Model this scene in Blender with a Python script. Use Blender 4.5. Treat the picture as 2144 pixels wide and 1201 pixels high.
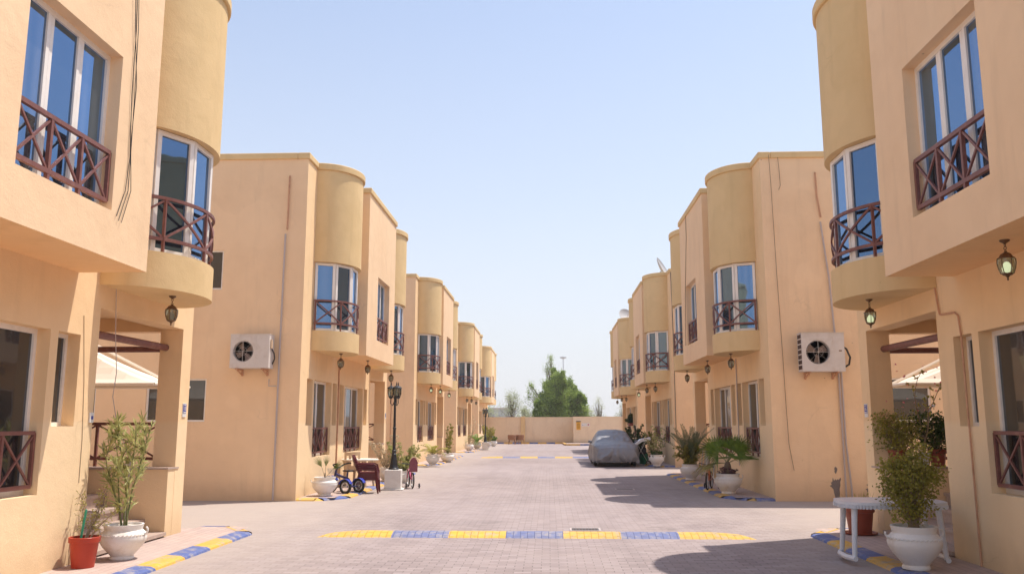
import bpy, math, random
from mathutils import Vector, Matrix
R = math.radians
random.seed(7)
for o in list(bpy.data.objects): bpy.data.objects.remove(o)
SC = bpy.context.scene
# ------------------------------------------------------------------ camera, sky, sun, exposure
cam = bpy.data.cameras.new('camera'); camo = bpy.data.objects.new('camera', cam)
SC.collection.objects.link(camo)
camo.location = (0, 0, 1.62); camo.rotation_euler = (R(90 + 9.175), 0, R(2.477))
cam.sensor_width = 36; cam.lens = 1780 / 2144 * 36; cam.clip_end = 6000; cam.clip_start = .05
SC.camera = camo
SUND = Vector((2.73, 1.45, 7.7)).normalized()
W = bpy.data.worlds.new('World'); SC.world = W; W.use_nodes = True
nt = W.node_tree; bg = nt.nodes['Background']
sky = nt.nodes.new('ShaderNodeTexSky'); sky.sky_type = 'NISHITA'; sky.sun_disc = False
sky.sun_elevation = math.asin(SUND.z); sky.sun_rotation = math.atan2(SUND.x, SUND.y)
sky.air_density = 1.0; sky.dust_density = 1.2; sky.ozone_density = 1.5; sky.altitude = 0
bg.inputs[1].default_value = 0.135
# pale desert haze low in the sky, thinning upwards
_tc = nt.nodes.new('ShaderNodeTexCoord'); _sx = nt.nodes.new('ShaderNodeSeparateXYZ'); nt.links.new(_tc.outputs['Generated'], _sx.inputs[0])
_rp = nt.nodes.new('ShaderNodeValToRGB'); nt.links.new(_sx.outputs['Z'], _rp.inputs[0])
for _i, (_p, _c) in enumerate([(0, .95), (.10, .80), (.26, .52), (.45, .30), (.8, .12)]):
    if _i > 1: _rp.color_ramp.elements.new(.9)
for _i, (_p, _c) in enumerate([(0, .95), (.10, .80), (.26, .52), (.45, .30), (.8, .12)]):
    _rp.color_ramp.elements[_i].position = _p; _rp.color_ramp.elements[_i].color = (_c, _c, _c, 1)
_mx = nt.nodes.new('ShaderNodeMix'); _mx.data_type = 'RGBA'; nt.links.new(_rp.outputs[0], _mx.inputs[0]); nt.links.new(sky.outputs[0], _mx.inputs[6])
_mx.inputs[7].default_value = (4.08, 4.08, 4.28, 1); nt.links.new(_mx.outputs[2], bg.inputs[0])
sl = bpy.data.lights.new('sun', 'SUN'); sl.energy = 3.3; sl.angle = R(.5); sl.color = (1, .94, .86)
so = bpy.data.objects.new('sun', sl); SC.collection.objects.link(so)
so.rotation_euler = SUND.to_track_quat('Z', 'Y').to_euler(); so.location = (30, 25, 60)
SC.view_settings.view_transform = 'Standard'; SC.view_settings.look = 'None'
SC.view_settings.exposure = 0.68; SC.view_settings.gamma = 1
SC.cycles.max_bounces = 7; SC.cycles.diffuse_bounces = 4

# ------------------------------------------------------------------ materials
class N:
    def __init__(s, name):
        s.m = bpy.data.materials.new(name); s.m.use_nodes = True
        s.t = s.m.node_tree; s.b = s.t.nodes['Principled BSDF']; s.out = s.t.nodes['Material Output']
    def n(s, typ, **kw):
        x = s.t.nodes.new(typ)
        for k, v in kw.items():
            if k.startswith('i_'):
                key = k[2:]
                x.inputs[int(key) if key.isdigit() else key].default_value = v
            else: setattr(x, k, v)
        return x
    def l(s, a, b): s.t.links.new(a, b)
    def coord(s, kind='Object', rand=True, scale=(1, 1, 1)):
        tc = s.n('ShaderNodeTexCoord'); mp = s.n('ShaderNodeMapping'); mp.inputs['Scale'].default_value = scale
        if rand:
            oi = s.n('ShaderNodeObjectInfo'); ml = s.n('ShaderNodeMath', operation='MULTIPLY'); ml.inputs[1].default_value = 60
            s.l(oi.outputs['Random'], ml.inputs[0]); s.l(ml.outputs[0], mp.inputs['Location'])
        s.l(tc.outputs[kind], mp.inputs['Vector']); return mp.outputs[0]
    def noise(s, vec, scale, detail=4, rough=.55):
        x = s.n('ShaderNodeTexNoise'); x.inputs['Scale'].default_value = scale
        x.inputs['Detail'].default_value = detail; x.inputs['Roughness'].default_value = rough
        s.l(vec, x.inputs['Vector']); return x.outputs['Fac']
    def ramp(s, fac, stops, interp='LINEAR'):
        r = s.n('ShaderNodeValToRGB'); e = r.color_ramp.elements; r.color_ramp.interpolation = interp
        while len(e) < len(stops): e.new(.5)
        for i, (p, c) in enumerate(stops):
            e[i].position = p; e[i].color = (c, c, c, 1) if isinstance(c, (int, float)) else (*c, 1)
        s.l(fac, r.inputs[0]); return r.outputs[0]
    def mix(s, fac, a, b, mode='MIX'):
        x = s.n('ShaderNodeMix', data_type='RGBA', blend_type=mode)
        for sock, v in ((x.inputs[0], fac), (x.inputs[6], a), (x.inputs[7], b)):
            if isinstance(v, (int, float)): sock.default_value = v
            elif isinstance(v, tuple): sock.default_value = (*v, 1) if len(v) == 3 else v
            else: s.l(v, sock)
        return x.outputs[2]
    def bump(s, h, strength=.3, dist=.01, normal=None):
        b = s.n('ShaderNodeBump'); b.inputs['Strength'].default_value = strength; b.inputs['Distance'].default_value = dist
        s.l(h, b.inputs['Height'])
        if normal: s.l(normal, b.inputs['Normal'])
        return b.outputs[0]
    def fin(s, col=None, rough=.8, normal=None, metal=0, spec=.3):
        if col is not None:
            if isinstance(col, tuple): s.b.inputs['Base Color'].default_value = (*col, 1)
            else: s.l(col, s.b.inputs['Base Color'])
        if isinstance(rough, (int, float)): s.b.inputs['Roughness'].default_value = rough
        else: s.l(rough, s.b.inputs['Roughness'])
        s.b.inputs['Metallic'].default_value = metal; s.b.inputs['Specular IOR Level'].default_value = spec
        if normal: s.l(normal, s.b.inputs['Normal'])
        return s.m

def plaster(name, base, dark, plinth=None):
    m = N(name); v = m.coord()
    big = m.noise(v, .55, 5, .6); mid = m.noise(v, 3.2, 4); fine = m.noise(v, 55, 3)
    vs = m.coord(scale=(1.6, 1.6, .16)); st = m.noise(vs, 2.2, 4, .65)
    c = m.mix(m.ramp(big, [(.32, 0.), (.68, 1.)]), dark, base)
    c = m.mix(m.ramp(mid, [(.35, .0), (.7, .35)]), c, tuple(x * 1.08 for x in base))
    c = m.mix(m.ramp(st, [(.54, 0.), (.78, .34)]), c, tuple(x * .74 for x in dark))
    pv = m.n('ShaderNodeTexVoronoi'); pv.inputs['Scale'].default_value = 3.2; m.l(v, pv.inputs['Vector'])
    c = m.mix(m.mix(1., m.ramp(pv.outputs['Distance'], [(.03, .8), (.055, 0.)]), m.ramp(m.noise(v, 1.1, 2), [(.55, 0.), (.6, 1.)]), 'MULTIPLY'), c, tuple(x * .45 for x in dark))
    rp = m.ramp(m.noise(v, .75, 3, .4), [(.60, 0.), (.615, .4)]); c = m.mix(rp, c, tuple(min(.95, x * 1.06) for x in base))
    geo = m.n('ShaderNodeNewGeometry'); sp = m.n('ShaderNodeSeparateXYZ'); m.l(geo.outputs['Position'], sp.inputs[0])
    if plinth:
        mr = m.n('ShaderNodeMapRange'); mr.inputs[1].default_value = 1.62; mr.inputs[2].default_value = 1.68
        mr.inputs[3].default_value = .55; mr.inputs[4].default_value = 0
        m.l(sp.outputs['Z'], mr.inputs[0]); c = m.mix(mr.outputs[0], c, plinth)
    # splash dirt with its own ragged outline just above the paving
    ad = m.n('ShaderNodeMath', operation='MULTIPLY_ADD'); m.l(mid, ad.inputs[0]); ad.inputs[1].default_value = -.55; m.l(sp.outputs['Z'], ad.inputs[2])
    dm = m.n('ShaderNodeMapRange'); dm.inputs[1].default_value = -.2; dm.inputs[2].default_value = .2; dm.inputs[3].default_value = .4; dm.inputs[4].default_value = 0
    m.l(ad.outputs[0], dm.inputs[0]); c = m.mix(dm.outputs[0], c, tuple(x * .62 for x in dark))
    # hairline cracks
    vo = m.n('ShaderNodeTexVoronoi', feature='DISTANCE_TO_EDGE'); vo.inputs['Scale'].default_value = .55
    dv = m.n('ShaderNodeVectorMath', operation='MULTIPLY_ADD'); nn = m.n('ShaderNodeTexNoise'); nn.inputs['Scale'].default_value = 3
    m.l(v, nn.inputs['Vector']); m.l(nn.outputs['Color'], dv.inputs[0]); dv.inputs[1].default_value = (.5, .5, .5); m.l(v, dv.inputs[2])
    m.l(dv.outputs[0], vo.inputs['Vector'])
    ck = m.ramp(vo.outputs['Distance'], [(0, 1.), (.006, 0.)]); msk = m.ramp(m.noise(v, .8, 2), [(.56, 0.), (.66, .28)])
    cm = m.mix(1., ck, msk, 'MULTIPLY'); c = m.mix(cm, c, tuple(x * .6 for x in dark))
    nr = m.bump(fine, .35, .006); nr = m.bump(mid, .35, .03, nr)
    return m.fin(c, .88, nr, spec=.15)

def simple(name, col, rough=.5, var=.12, scale=8, metal=0, spec=.4, bump=.0, dirt=None, dirtamt=.5):
    m = N(name); v = m.coord()
    n1 = m.noise(v, scale, 4)
    c = m.mix(n1, tuple(x * (1 - var) for x in col), tuple(min(1, x * (1 + var)) for x in col))
    if dirt: c = m.mix(m.ramp(m.noise(v, scale * .6, 5, .7), [(.5, 0.), (.72, dirtamt)]), c, dirt)
    nr = m.bump(m.noise(v, scale * 7, 3), bump, .004) if bump else None
    return m.fin(c, rough, nr, metal, spec)

def leafmat(name, c1, c2, scale=6, trans=.3):
    m = N(name); v = m.coord(rand=False)
    c = m.mix(m.ramp(m.noise(v, scale, 3), [(.35, 0.), (.65, 1.)]), c1, c2)
    g = m.n('ShaderNodeNewGeometry'); c = m.mix(m.ramp(g.outputs['Random Per Island'], [(0, 0.), (1, .45)]), c, tuple(x * 1.7 for x in c2))
    tr = m.n('ShaderNodeBsdfTranslucent'); m.l(c, tr.inputs[0]); mx = m.n('ShaderNodeMixShader'); mx.inputs[0].default_value = trans
    m.fin(c, .45, spec=.35); m.l(m.b.outputs[0], mx.inputs[1]); m.l(tr.outputs[0], mx.inputs[2]); m.l(mx.outputs[0], m.out.inputs[0])
    return m.m

def glassmat(name, tint, fac, dark=(.012, .014, .016), drape=.75):
    m = N(name); v = m.coord()
    gj = m.n('ShaderNodeNewGeometry'); wv = m.n('ShaderNodeTexWave'); wv.inputs['Scale'].default_value = 2.2; wv.inputs['Distortion'].default_value = 1.5; wv.inputs['Detail'].default_value = 1
    wm = m.n('ShaderNodeMapping'); wm.inputs['Scale'].default_value = (1, 1, .05); wm.inputs['Rotation'].default_value = (0, 0, .78); m.l(v, wm.inputs['Vector']); m.l(wm.outputs[0], wv.inputs['Vector'])
    dr_ = m.mix(wv.outputs['Fac'], (.05, .045, .04), (.16, .15, .135)); has = m.ramp(gj.outputs['Random Per Island'], [(.55, 0.), (.58, drape)])
    m.fin(m.mix(has, m.mix(m.noise(v, 1.2, 2), dark, tuple(x * 2.2 for x in dark)), dr_), .12, spec=.5)
    gl = m.n('ShaderNodeBsdfGlossy'); gl.inputs['Roughness'].default_value = .025; gl.inputs['Color'].default_value = (*tint, 1)
    nr = m.bump(m.noise(v, 1.3, 2), .05, .05); m.l(nr, gl.inputs['Normal'])
    lw = m.n('ShaderNodeLayerWeight'); lw.inputs[0].default_value = .35
    mr = m.n('ShaderNodeMapRange'); m.l(lw.outputs['Fresnel'], mr.inputs[0]); mr.inputs[3].default_value = fac; mr.inputs[4].default_value = 1.
    gi = m.n('ShaderNodeNewGeometry'); ig = m.n('ShaderNodeMath', operation='MULTIPLY_ADD'); m.l(gi.outputs['Random Per Island'], ig.inputs[0]); ig.inputs[1].default_value = .7; ig.inputs[2].default_value = .55
    m2 = m.n('ShaderNodeMath', operation='MULTIPLY'); m.l(mr.outputs[0], m2.inputs[0]); m.l(ig.outputs[0], m2.inputs[1]); m2.use_clamp = True
    mx = m.n('ShaderNodeMixShader'); m.l(m2.outputs[0], mx.inputs[0]); m.l(m.b.outputs[0], mx.inputs[1]); m.l(gl.outputs[0], mx.inputs[2])
    m.l(mx.outputs[0], m.out.inputs[0]); return m.m

def paving(name, c1, c2, mortar, rot=0., amt=1., edge=False):
    m = N(name); tc = m.n('ShaderNodeTexCoord'); mp = m.n('ShaderNodeMapping'); mp.inputs['Rotation'].default_value = (0, 0, rot)
    m.l(tc.outputs['Object'], mp.inputs['Vector'])
    br = m.n('ShaderNodeTexBrick'); br.offset = .5
    for k, val in (('Scale', 1.), ('Mortar Size', .006), ('Mortar Smooth', .35), ('Bias', 0.), ('Brick Width', .205), ('Row Height', .105)): br.inputs[k].default_value = val
    br.inputs['Color1'].default_value = (*c1, 1); br.inputs['Color2'].default_value = (*c2, 1); br.inputs['Mortar'].default_value = (*mortar, 1)
    m.l(mp.outputs[0], br.inputs['Vector'])
    v = mp.outputs[0]
    big = m.noise(v, .22, 5, .6); mid = m.noise(v, 1.4, 5, .65)
    c = m.mix(m.ramp(big, [(.35, 0.), (.66, .55)]), br.outputs['Color'], tuple(min(1, x * 1.15) for x in c2))
    c = m.mix(m.ramp(mid, [(.42, .0), (.75, .45)]), c, (.37, .30, .275))          # blown sand in patches
    vs = m.n('ShaderNodeMapping'); vs.inputs['Scale'].default_value = (2.2, .12, 1); m.l(tc.outputs['Object'], vs.inputs['Vector'])
    c = m.mix(m.ramp(m.noise(vs.outputs[0], 1., 4, .6), [(.48, 0.), (.8, .35)]), c, tuple(x * .72 for x in c1))   # tyre wear along the street
    c = m.mix(m.ramp(m.noise(v, 5.5, 3, .7), [(.66, 0.), (.76, .5)]), c, tuple(x * .5 for x in c1))
    if edge:     # wind-blown sand settles along both sides and in the bays between the houses
        ge = m.n('ShaderNodeNewGeometry'); sx = m.n('ShaderNodeSeparateXYZ'); m.l(ge.outputs['Position'], sx.inputs[0]); ab = m.n('ShaderNodeMath', operation='ABSOLUTE'); m.l(sx.outputs['X'], ab.inputs[0])
        ad = m.n('ShaderNodeMath', operation='MULTIPLY_ADD'); m.l(m.noise(v, .9, 5, .7), ad.inputs[0]); ad.inputs[1].default_value = 2.6; m.l(ab.outputs[0], ad.inputs[2])
        er = m.n('ShaderNodeMapRange'); er.inputs[1].default_value = 3.6; er.inputs[2].default_value = 6.6; er.inputs[3].default_value = 0; er.inputs[4].default_value = .8; m.l(ad.outputs[0], er.inputs[0])
        c = m.mix(er.outputs[0], c, (.43, .355, .30))
    sk = m.n('ShaderNodeTexVoronoi'); sk.inputs['Scale'].default_value = .42; m.l(v, sk.inputs['Vector']); sp_ = m.ramp(sk.outputs['Distance'], [(.0, .5), (.10, .28), (.16, 0.)])
    c = m.mix(m.mix(1., sp_, m.ramp(m.noise(v, 3.5, 4, .7), [(.45, 0.), (.6, 1.)]), 'MULTIPLY'), c, tuple(x * .42 for x in c1))       # oil drips
    nr = m.bump(br.outputs['Fac'], -.5 * amt, .004); nr = m.bump(m.noise(v, 38, 3), .3, .003, nr)
    return m.fin(c, .85, nr, spec=.25)

def kerbpaint(name, col, brick=False):
    m = N(name); v = m.coord(rand=False)
    c = m.mix(m.noise(v, 6, 3), tuple(x * .82 for x in col), tuple(min(1, x * 1.1) for x in col))
    wear = m.ramp(m.noise(v, 7, 6, .72), [(.49, 0.), (.62, .72)]); c = m.mix(wear, c, (.40, .35, .31)); c = m.mix(m.ramp(m.noise(v, 1.3, 4), [(.4, 0.), (.7, .28)]), c, (.30, .26, .24)); c = m.mix(m.ramp(m.noise(v, 22, 3, .8), [(.60, 0.), (.66, .6)]), c, (.12, .11, .11))
    nr = m.bump(m.noise(v, 30, 4), .5, .006)
    if brick:
        br = m.n('ShaderNodeTexBrick'); br.offset = .5
        mp = m.n('ShaderNodeMapping'); mp.inputs['Rotation'].default_value = (0, 0, R(90)); m.l(v, mp.inputs['Vector']); m.l(mp.outputs[0], br.inputs['Vector'])
        for k, val in (('Scale', 1.), ('Mortar Size', .006), ('Brick Width', .205), ('Row Height', .103)): br.inputs[k].default_value = val
        c = m.mix(br.outputs['Fac'], c, tuple(x * .55 for x in col)); nr = m.bump(br.outputs['Fac'], -.7, .008, nr)
    return m.fin(c, .7, nr, spec=.3)

M = dict(
    wall=plaster('peach_plaster', (.87, .615, .355), (.82, .565, .315), plinth=(.86, .67, .43)),
    side=plaster('peach_plaster_gable', (.885, .632, .395), (.835, .578, .352)),
    ochre=plaster('ochre_plaster', (.75, .54, .285), (.69, .485, .24)),
    bwall=plaster('boundary_plaster', (.80, .64, .45), (.75, .58, .40)),
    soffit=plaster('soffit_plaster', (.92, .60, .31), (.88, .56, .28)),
    roof=simple('roof_screed', (.42, .38, .33), .9, bump=.3),
    glass=glassmat('tinted_glass', (.22, .42, .74), .42),
    glassdark=glassmat('dark_glass', (.42, .46, .50), .07, (.013, .013, .014), .07),
    frame=simple('window_frame_white', (.86, .80, .73), .45, .05, dirt=(.6, .48, .36), dirtamt=.25),
    rail=simple('railing_brown_paint', (.20, .078, .062), .5, .25, 14, dirt=(.34, .17, .125), dirtamt=.5, bump=.2),
    stone=simple('step_stone', (.46, .35, .29), .6, .2, 22, bump=.15, dirt=(.3, .22, .17)),
    white=simple('white_plastic', (.74, .73, .72), .35, .05, 5, dirt=(.55, .48, .40), dirtamt=.35),
    whitetable=simple('white_table_plastic', (.70, .71, .74), .3, .04, 5),
    urn=simple('urn_white_paint', (.78, .74, .69), .7, .06, 6, bump=.5, dirt=(.52, .40, .27), dirtamt=.55),
    concrete=simple('white_concrete', (.72, .68, .63), .85, .08, 9, bump=.3, dirt=(.5, .42, .34), dirtamt=.4),
    black=simple('black_cast_iron', (.018, .018, .02), .38, .3, 20, spec=.5, bump=.2),
    brass=simple('aged_bronze', (.16, .085, .04), .5, .4, 25, metal=.45, spec=.5, bump=.3),
    redpot=simple('red_plastic', (.43, .045, .02), .4, .08, 6),
    terra=simple('terracotta_plastic', (.28, .065, .035), .45, .12, 6),
    soil=simple('soil', (.07, .045, .03), .95, .4, 30, bump=.8),
    bark=simple('bark', (.16, .115, .08), .9, .3, 25, bump=.6),
    stem=simple('green_stem', (.16, .17, .06), .7, .25, 20),
    drystem=simple('dry_stem', (.30, .22, .14), .8, .2, 20),
    maroon=simple('maroon_plastic', (.10, .013, .016), .4, .15, 6),
    beige=simple('beige_plastic', (.62, .46, .31), .45, .08, 6),
    wicker=simple('brown_wicker', (.32, .15, .075), .7, .3, 40, bump=.6),
    tyre=simple('rubber', (.02, .02, .02), .8, .2, 20),
    chrome=simple('dull_steel', (.55, .55, .55), .35, .1, 20, metal=.9),
    blue=simple('blue_enamel', (.02, .045, .42), .3, .15, 6, spec=.5),
    navy=simple('navy_enamel', (.03, .03, .12), .35, .2, 8),
    orange=simple('orange_enamel', (.55, .12, .03), .35, .2, 8),
    pink=simple('pink_enamel', (.55, .10, .22), .5, .2, 8),
    plum=simple('plum_padding', (.24, .07, .09), .7, .2, 8),
    bluebin=simple('blue_plastic', (.06, .10, .55), .4, .1, 6),
    acwhite=simple('ac_enamel', (.66, .60, .55), .5, .06, 5, dirt=(.45, .34, .25), dirtamt=.45),
    acblack=simple('dark_cavity', (.07, .04, .032), .7, .3, 8),
    acfan=simple('fan_blade', (.25, .18, .14), .5, .2, 5),
    pipe=simple('grey_pvc', (.50, .42, .39), .55, .12, 12),
    rustpipe=simple('painted_pipe', (.58, .31, .18), .7, .2, 12, dirt=(.25, .10, .05)),
    cable=simple('cable_black', (.05, .04, .035), .6, .2, 12),
    cablegrey=simple('cable_brown', (.22, .13, .08), .6, .2, 12),
    canvas=simple('cream_canvas', (.72, .63, .52), .85, .05, 4, bump=.1),
    platewhite=simple('plate_white', (.75, .72, .68), .5, .05, 5),
    plateblue=simple('plate_blue', (.05, .06, .32), .4, .1, 5),
    signyellow=simple('sign_yellow', (.75, .38, .03), .5, .1, 5),
    signdark=simple('sign_dark', (.05, .04, .05), .5, .1, 5),
    signred=simple('sign_red', (.45, .05, .07), .5, .1, 5),
    brick=simple('loose_brick', (.34, .17, .12), .9, .2, 14, bump=.5),
    mortar=simple('bare_cement', (.22, .18, .16), .95, .25, 12, bump=.7),
    dish=simple('dish_grey', (.45, .43, .42), .5, .06, 5),
    steel=simple('galvanised_steel', (.42, .42, .43), .5, .1, 10, metal=.3),
    grate=simple('drain_grate', (.10, .10, .10), .7, .2, 20),
    greencloth=simple('green_netting', (.01, .14, .07), .8, .3, 8),
    greentape=simple('green_tape', (.03, .30, .18), .6, .2, 20),
    greywall=simple('grey_building', (.42, .42, .43), .9, .08, 2),
    door=simple('door_wood', (.16, .07, .035), .5, .3, 12, bump=.2),
    kyellow=kerbpaint('kerb_yellow', (.70, .40, .06)), kblue=kerbpaint('kerb_blue', (.10, .14, .34)),
    byellow=kerbpaint('bump_yellow', (.76, .45, .06), True), bblue=kerbpaint('bump_blue', (.165, .195, .37), True),
    street=paving('street_pavers', (.25, .20, .192), (.355, .292, .282), (.13, .10, .095), edge=True),
    walk=paving('pavement_pavers', (.42, .30, .26), (.50, .385, .33), (.22, .165, .14), R(90)),
    sand=simple('desert_sand', (.46, .38, .30), .95, .12, .3, bump=.3),
    oleander=leafmat('oleander_leaf', (.29, .30, .10), (.44, .43, .17), trans=.4),
    ficus=leafmat('ficus_leaf', (.17, .17, .03), (.33, .29, .055), trans=.4),
    dgreen=leafmat('dark_leaf', (.03, .055, .014), (.07, .11, .02)),
    fanpalm=leafmat('fan_palm_leaf', (.09, .17, .02), (.19, .27, .04)),
    drypalm=leafmat('dry_palm_leaf', (.20, .17, .05), (.33, .28, .09)),
    datepalm=leafmat('date_palm_leaf', (.07, .10, .05), (.14, .16, .07)),
    yelleaf=leafmat('yellow_green_leaf', (.28, .25, .06), (.40, .36, .08)),
    succ=leafmat('purple_succulent', (.09, .04, .045), (.16, .07, .07)),
    flower=leafmat('bougainvillea_bract', (.6, .12, .16), (.7, .3, .3)),
    dryflower=leafmat('dry_white_leaf', (.55, .46, .30), (.66, .56, .40)),
    treeleaf=leafmat('tree_leaf', (.095, .15, .035), (.32, .40, .10), 1.1, .5),
    paletree=leafmat('pale_tree_leaf', (.30, .33, .19), (.44, .46, .30), .8, .45),
)
_g = N('lantern_glass'); _g.fin((.45, .42, .28), .15, spec=.6); _g.b.inputs['Transmission Weight'].default_value = .7; M['lglass'] = _g.m
_e = N('lit_bulb'); _e.fin((.8, 1, .7), .4); _e.b.inputs['Emission Color'].default_value = (.85, 1, .75, 1); _e.b.inputs['Emission Strength'].default_value = .9; M['bulb'] = _e.m
M['bulboff'] = simple('unlit_bulb', (.6, .6, .55), .3)
# car cover: silver-grey nylon with a soft sheen
_c = N('car_cover_nylon'); _v = _c.coord(rand=False)
_cc = _c.mix(_c.noise(_v, 3, 4), (.20, .20, .215), (.27, .27, .285))
M['cover'] = _c.fin(_cc, .42, _c.bump(_c.noise(_c.coord(rand=False, scale=(1, 1, .35)), 9, 4, .6), .35, .03), .25, .4)

# ------------------------------------------------------------------ mesh builder
class MB:
    def __init__(s, flip=False, tf=None):
        s.v = []; s.f = []; s.mi = []; s.flip = flip; s.tf = tf; s.cur = 0
    def add(s, vs, fs):
        k = len(s.v); s.v += [tuple(a) for a in vs]
        for f in fs: s.f.append(tuple(i + k for i in f)); s.mi.append(s.cur)
    def quad(s, a, b, c, d): s.add([a, b, c, d], [(0, 1, 2, 3)])
    def box(s, x0, x1, y0, y1, z0, z1):
        x0, x1 = sorted((x0, x1)); y0, y1 = sorted((y0, y1)); z0, z1 = sorted((z0, z1))
        s.add([(x0, y0, z0), (x1, y0, z0), (x1, y1, z0), (x0, y1, z0), (x0, y0, z1), (x1, y0, z1), (x1, y1, z1), (x0, y1, z1)],
              [(0, 3, 2, 1), (4, 5, 6, 7), (0, 1, 5, 4), (1, 2, 6, 5), (2, 3, 7, 6), (3, 0, 4, 7)])
    def bar(s, p, q, w, h=None, up=(0, 0, 1)):
        p = Vector(p); q = Vector(q); d = (q - p)
        if d.length < 1e-6: return
        d.normalize(); u = Vector(up)
        if abs(d.dot(u)) > .98: u = Vector((0, 1, 0))
        a = d.cross(u).normalized(); b = a.cross(d).normalized(); h = h or w; a *= w / 2; b *= h / 2
        s.add([p - a - b, p + a - b, p + a + b, p - a + b, q - a - b, q + a - b, q + a + b, q - a + b],
              [(0, 1, 2, 3), (4, 7, 6, 5), (0, 4, 5, 1), (1, 5, 6, 2), (2, 6, 7, 3), (3, 7, 4, 0)])
    def tube(s, pts, r, n=8, cap=True):
        pts = [Vector(p) for p in pts]; rs = r if isinstance(r, (list, tuple)) else [r] * len(pts)
        k = len(s.v); prev = None
        for i, p in enumerate(pts):
            d = (pts[min(i + 1, len(pts) - 1)] - pts[max(i - 1, 0)])
            if d.length < 1e-9: d = Vector((0, 0, 1))
            d.normalize()
            if prev is None:
                u = Vector((0, 0, 1)) if abs(d.z) < .9 else Vector((1, 0, 0)); a = d.cross(u).normalized()
            else: a = (prev - d * prev.dot(d)).normalized()
            b = d.cross(a); prev = a
            for j in range(n):
                t = 2 * math.pi * j / n; s.v.append(tuple(p + (a * math.cos(t) + b * math.sin(t)) * rs[i]))
        for i in range(len(pts) - 1):
            for j in range(n):
                a0 = k + i * n + j; a1 = k + i * n + (j + 1) % n
                s.f.append((a0, a1, a1 + n, a0 + n)); s.mi.append(s.cur)
        if cap:
            s.f.append(tuple(k + n - 1 - j for j in range(n))); s.mi.append(s.cur)
            e = k + (len(pts) - 1) * n; s.f.append(tuple(e + j for j in range(n))); s.mi.append(s.cur)
    def lathe(s, prof, c=(0, 0, 0), n=24, sides=None):
        k = len(s.v); c = Vector(c)
        for r, z in prof:
            for j in range(n):
                t = 2 * math.pi * j / n; s.v.append((c.x + r * math.cos(t), c.y + r * math.sin(t), c.z + z))
        for i in range(len(prof) - 1):
            for j in range(n):
                a0 = k + i * n + j; a1 = k + i * n + (j + 1) % n
                s.f.append((a0, a1, a1 + n, a0 + n)); s.mi.append(s.cur)
        if prof[0][0] > 1e-4: s.f.append(tuple(k + n - 1 - j for j in range(n))); s.mi.append(s.cur)
        if prof[-1][0] > 1e-4:
            e = k + (len(prof) - 1) * n; s.f.append(tuple(e + j for j in range(n))); s.mi.append(s.cur)
    def ring(s, c, R0, r, axis, n=28, m=8, a0=0, a1=2 * math.pi):
        c = Vector(c); ax = Vector(axis).normalized(); u = ax.orthogonal().normalized(); w = ax.cross(u)
        full = abs(a1 - a0 - 2 * math.pi) < 1e-6; pts = []
        for i in range(n + 1):
            t = a0 + (a1 - a0) * i / n; pts.append(c + (u * math.cos(t) + w * math.sin(t)) * R0)
        s.tube(pts, r, m, cap=not full)
    def prism(s, poly, z0, z1):           # poly = list of (x, y), counter-clockwise
        n = len(poly); s.add([(x, y, z0) for x, y in poly] + [(x, y, z1) for x, y in poly],
              [tuple(range(n - 1, -1, -1)), tuple(range(n, 2 * n))] + [(i, (i + 1) % n, n + (i + 1) % n, n + i) for i in range(n)])
    def build(s, name, mat, parent=None, smooth=False, loc=None, rot=None, bevel=0):
        me = bpy.data.meshes.new(name)
        vs = s.v
        if s.flip: vs = [(-x, y, z) for x, y, z in vs]; fs = [tuple(reversed(f)) for f in s.f]
        else: fs = s.f
        me.from_pydata(vs, [], fs); me.update()
        for m_ in (mat if isinstance(mat, (list, tuple)) else [mat]): me.materials.append(m_)
        me.polygons.foreach_set('material_index', s.mi)
        o = bpy.data.objects.new(name, me); SC.collection.objects.link(o)
        if smooth:
            me.polygons.foreach_set('use_smooth', [True] * len(me.polygons))
            try: me.set_sharp_from_angle(angle=R(40))
            except Exception: pass
        if bevel:
            b = o.modifiers.new('edge_wear', 'BEVEL'); b.width = bevel; b.segments = 2; b.limit_method = 'ANGLE'
        if parent: o.parent = parent
        if loc: o.location = loc
        if rot: o.rotation_euler = (0, 0, rot)
        return o

def tag(o, label=None, cat=None, group=None, kind=None):
    if label: o['label'] = label
    if cat: o['category'] = cat
    if group: o['group'] = group
    if kind: o['kind'] = kind
    return o
def thing(name, label, cat, loc=(0, 0, 0), rot=0, group=None):
    o = bpy.data.objects.new(name, None); SC.collection.objects.link(o); o.empty_display_size = .2
    o.location = loc; o.rotation_euler = (0, 0, rot); return tag(o, label, cat, group)
def kids(o): return [c for c in bpy.data.objects if c.parent == o]
def copy_tree(o, parent=None):
    c = o.copy(); SC.collection.objects.link(c)
    if parent: c.parent = parent
    for ch in kids(o): copy_tree(ch, c)
    return c
def struct(o): return tag(o, kind='structure')

# ------------------------------------------------------------------ ground
g = MB()
g.quad((-3000, -200, -.05), (3000, -200, -.05), (3000, 5000, -.05), (-3000, 5000, -.05)); struct(g.build('ground', M['sand']))
g = MB(); g.quad((-34, -8, 0), (34, -8, 0), (34, 76, 0), (-34, 76, 0)); struct(g.build('street', M['street']))

XL, XR = -5.45, 4.83
LY = [2.7, 18.5, 34.3, 50.2, 66.0]
RY = [3.4, 18.9, 33.6, 48.3]
RX = [4.83, 4.83, 4.83, 4.95]
END_Y = 74.0

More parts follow.
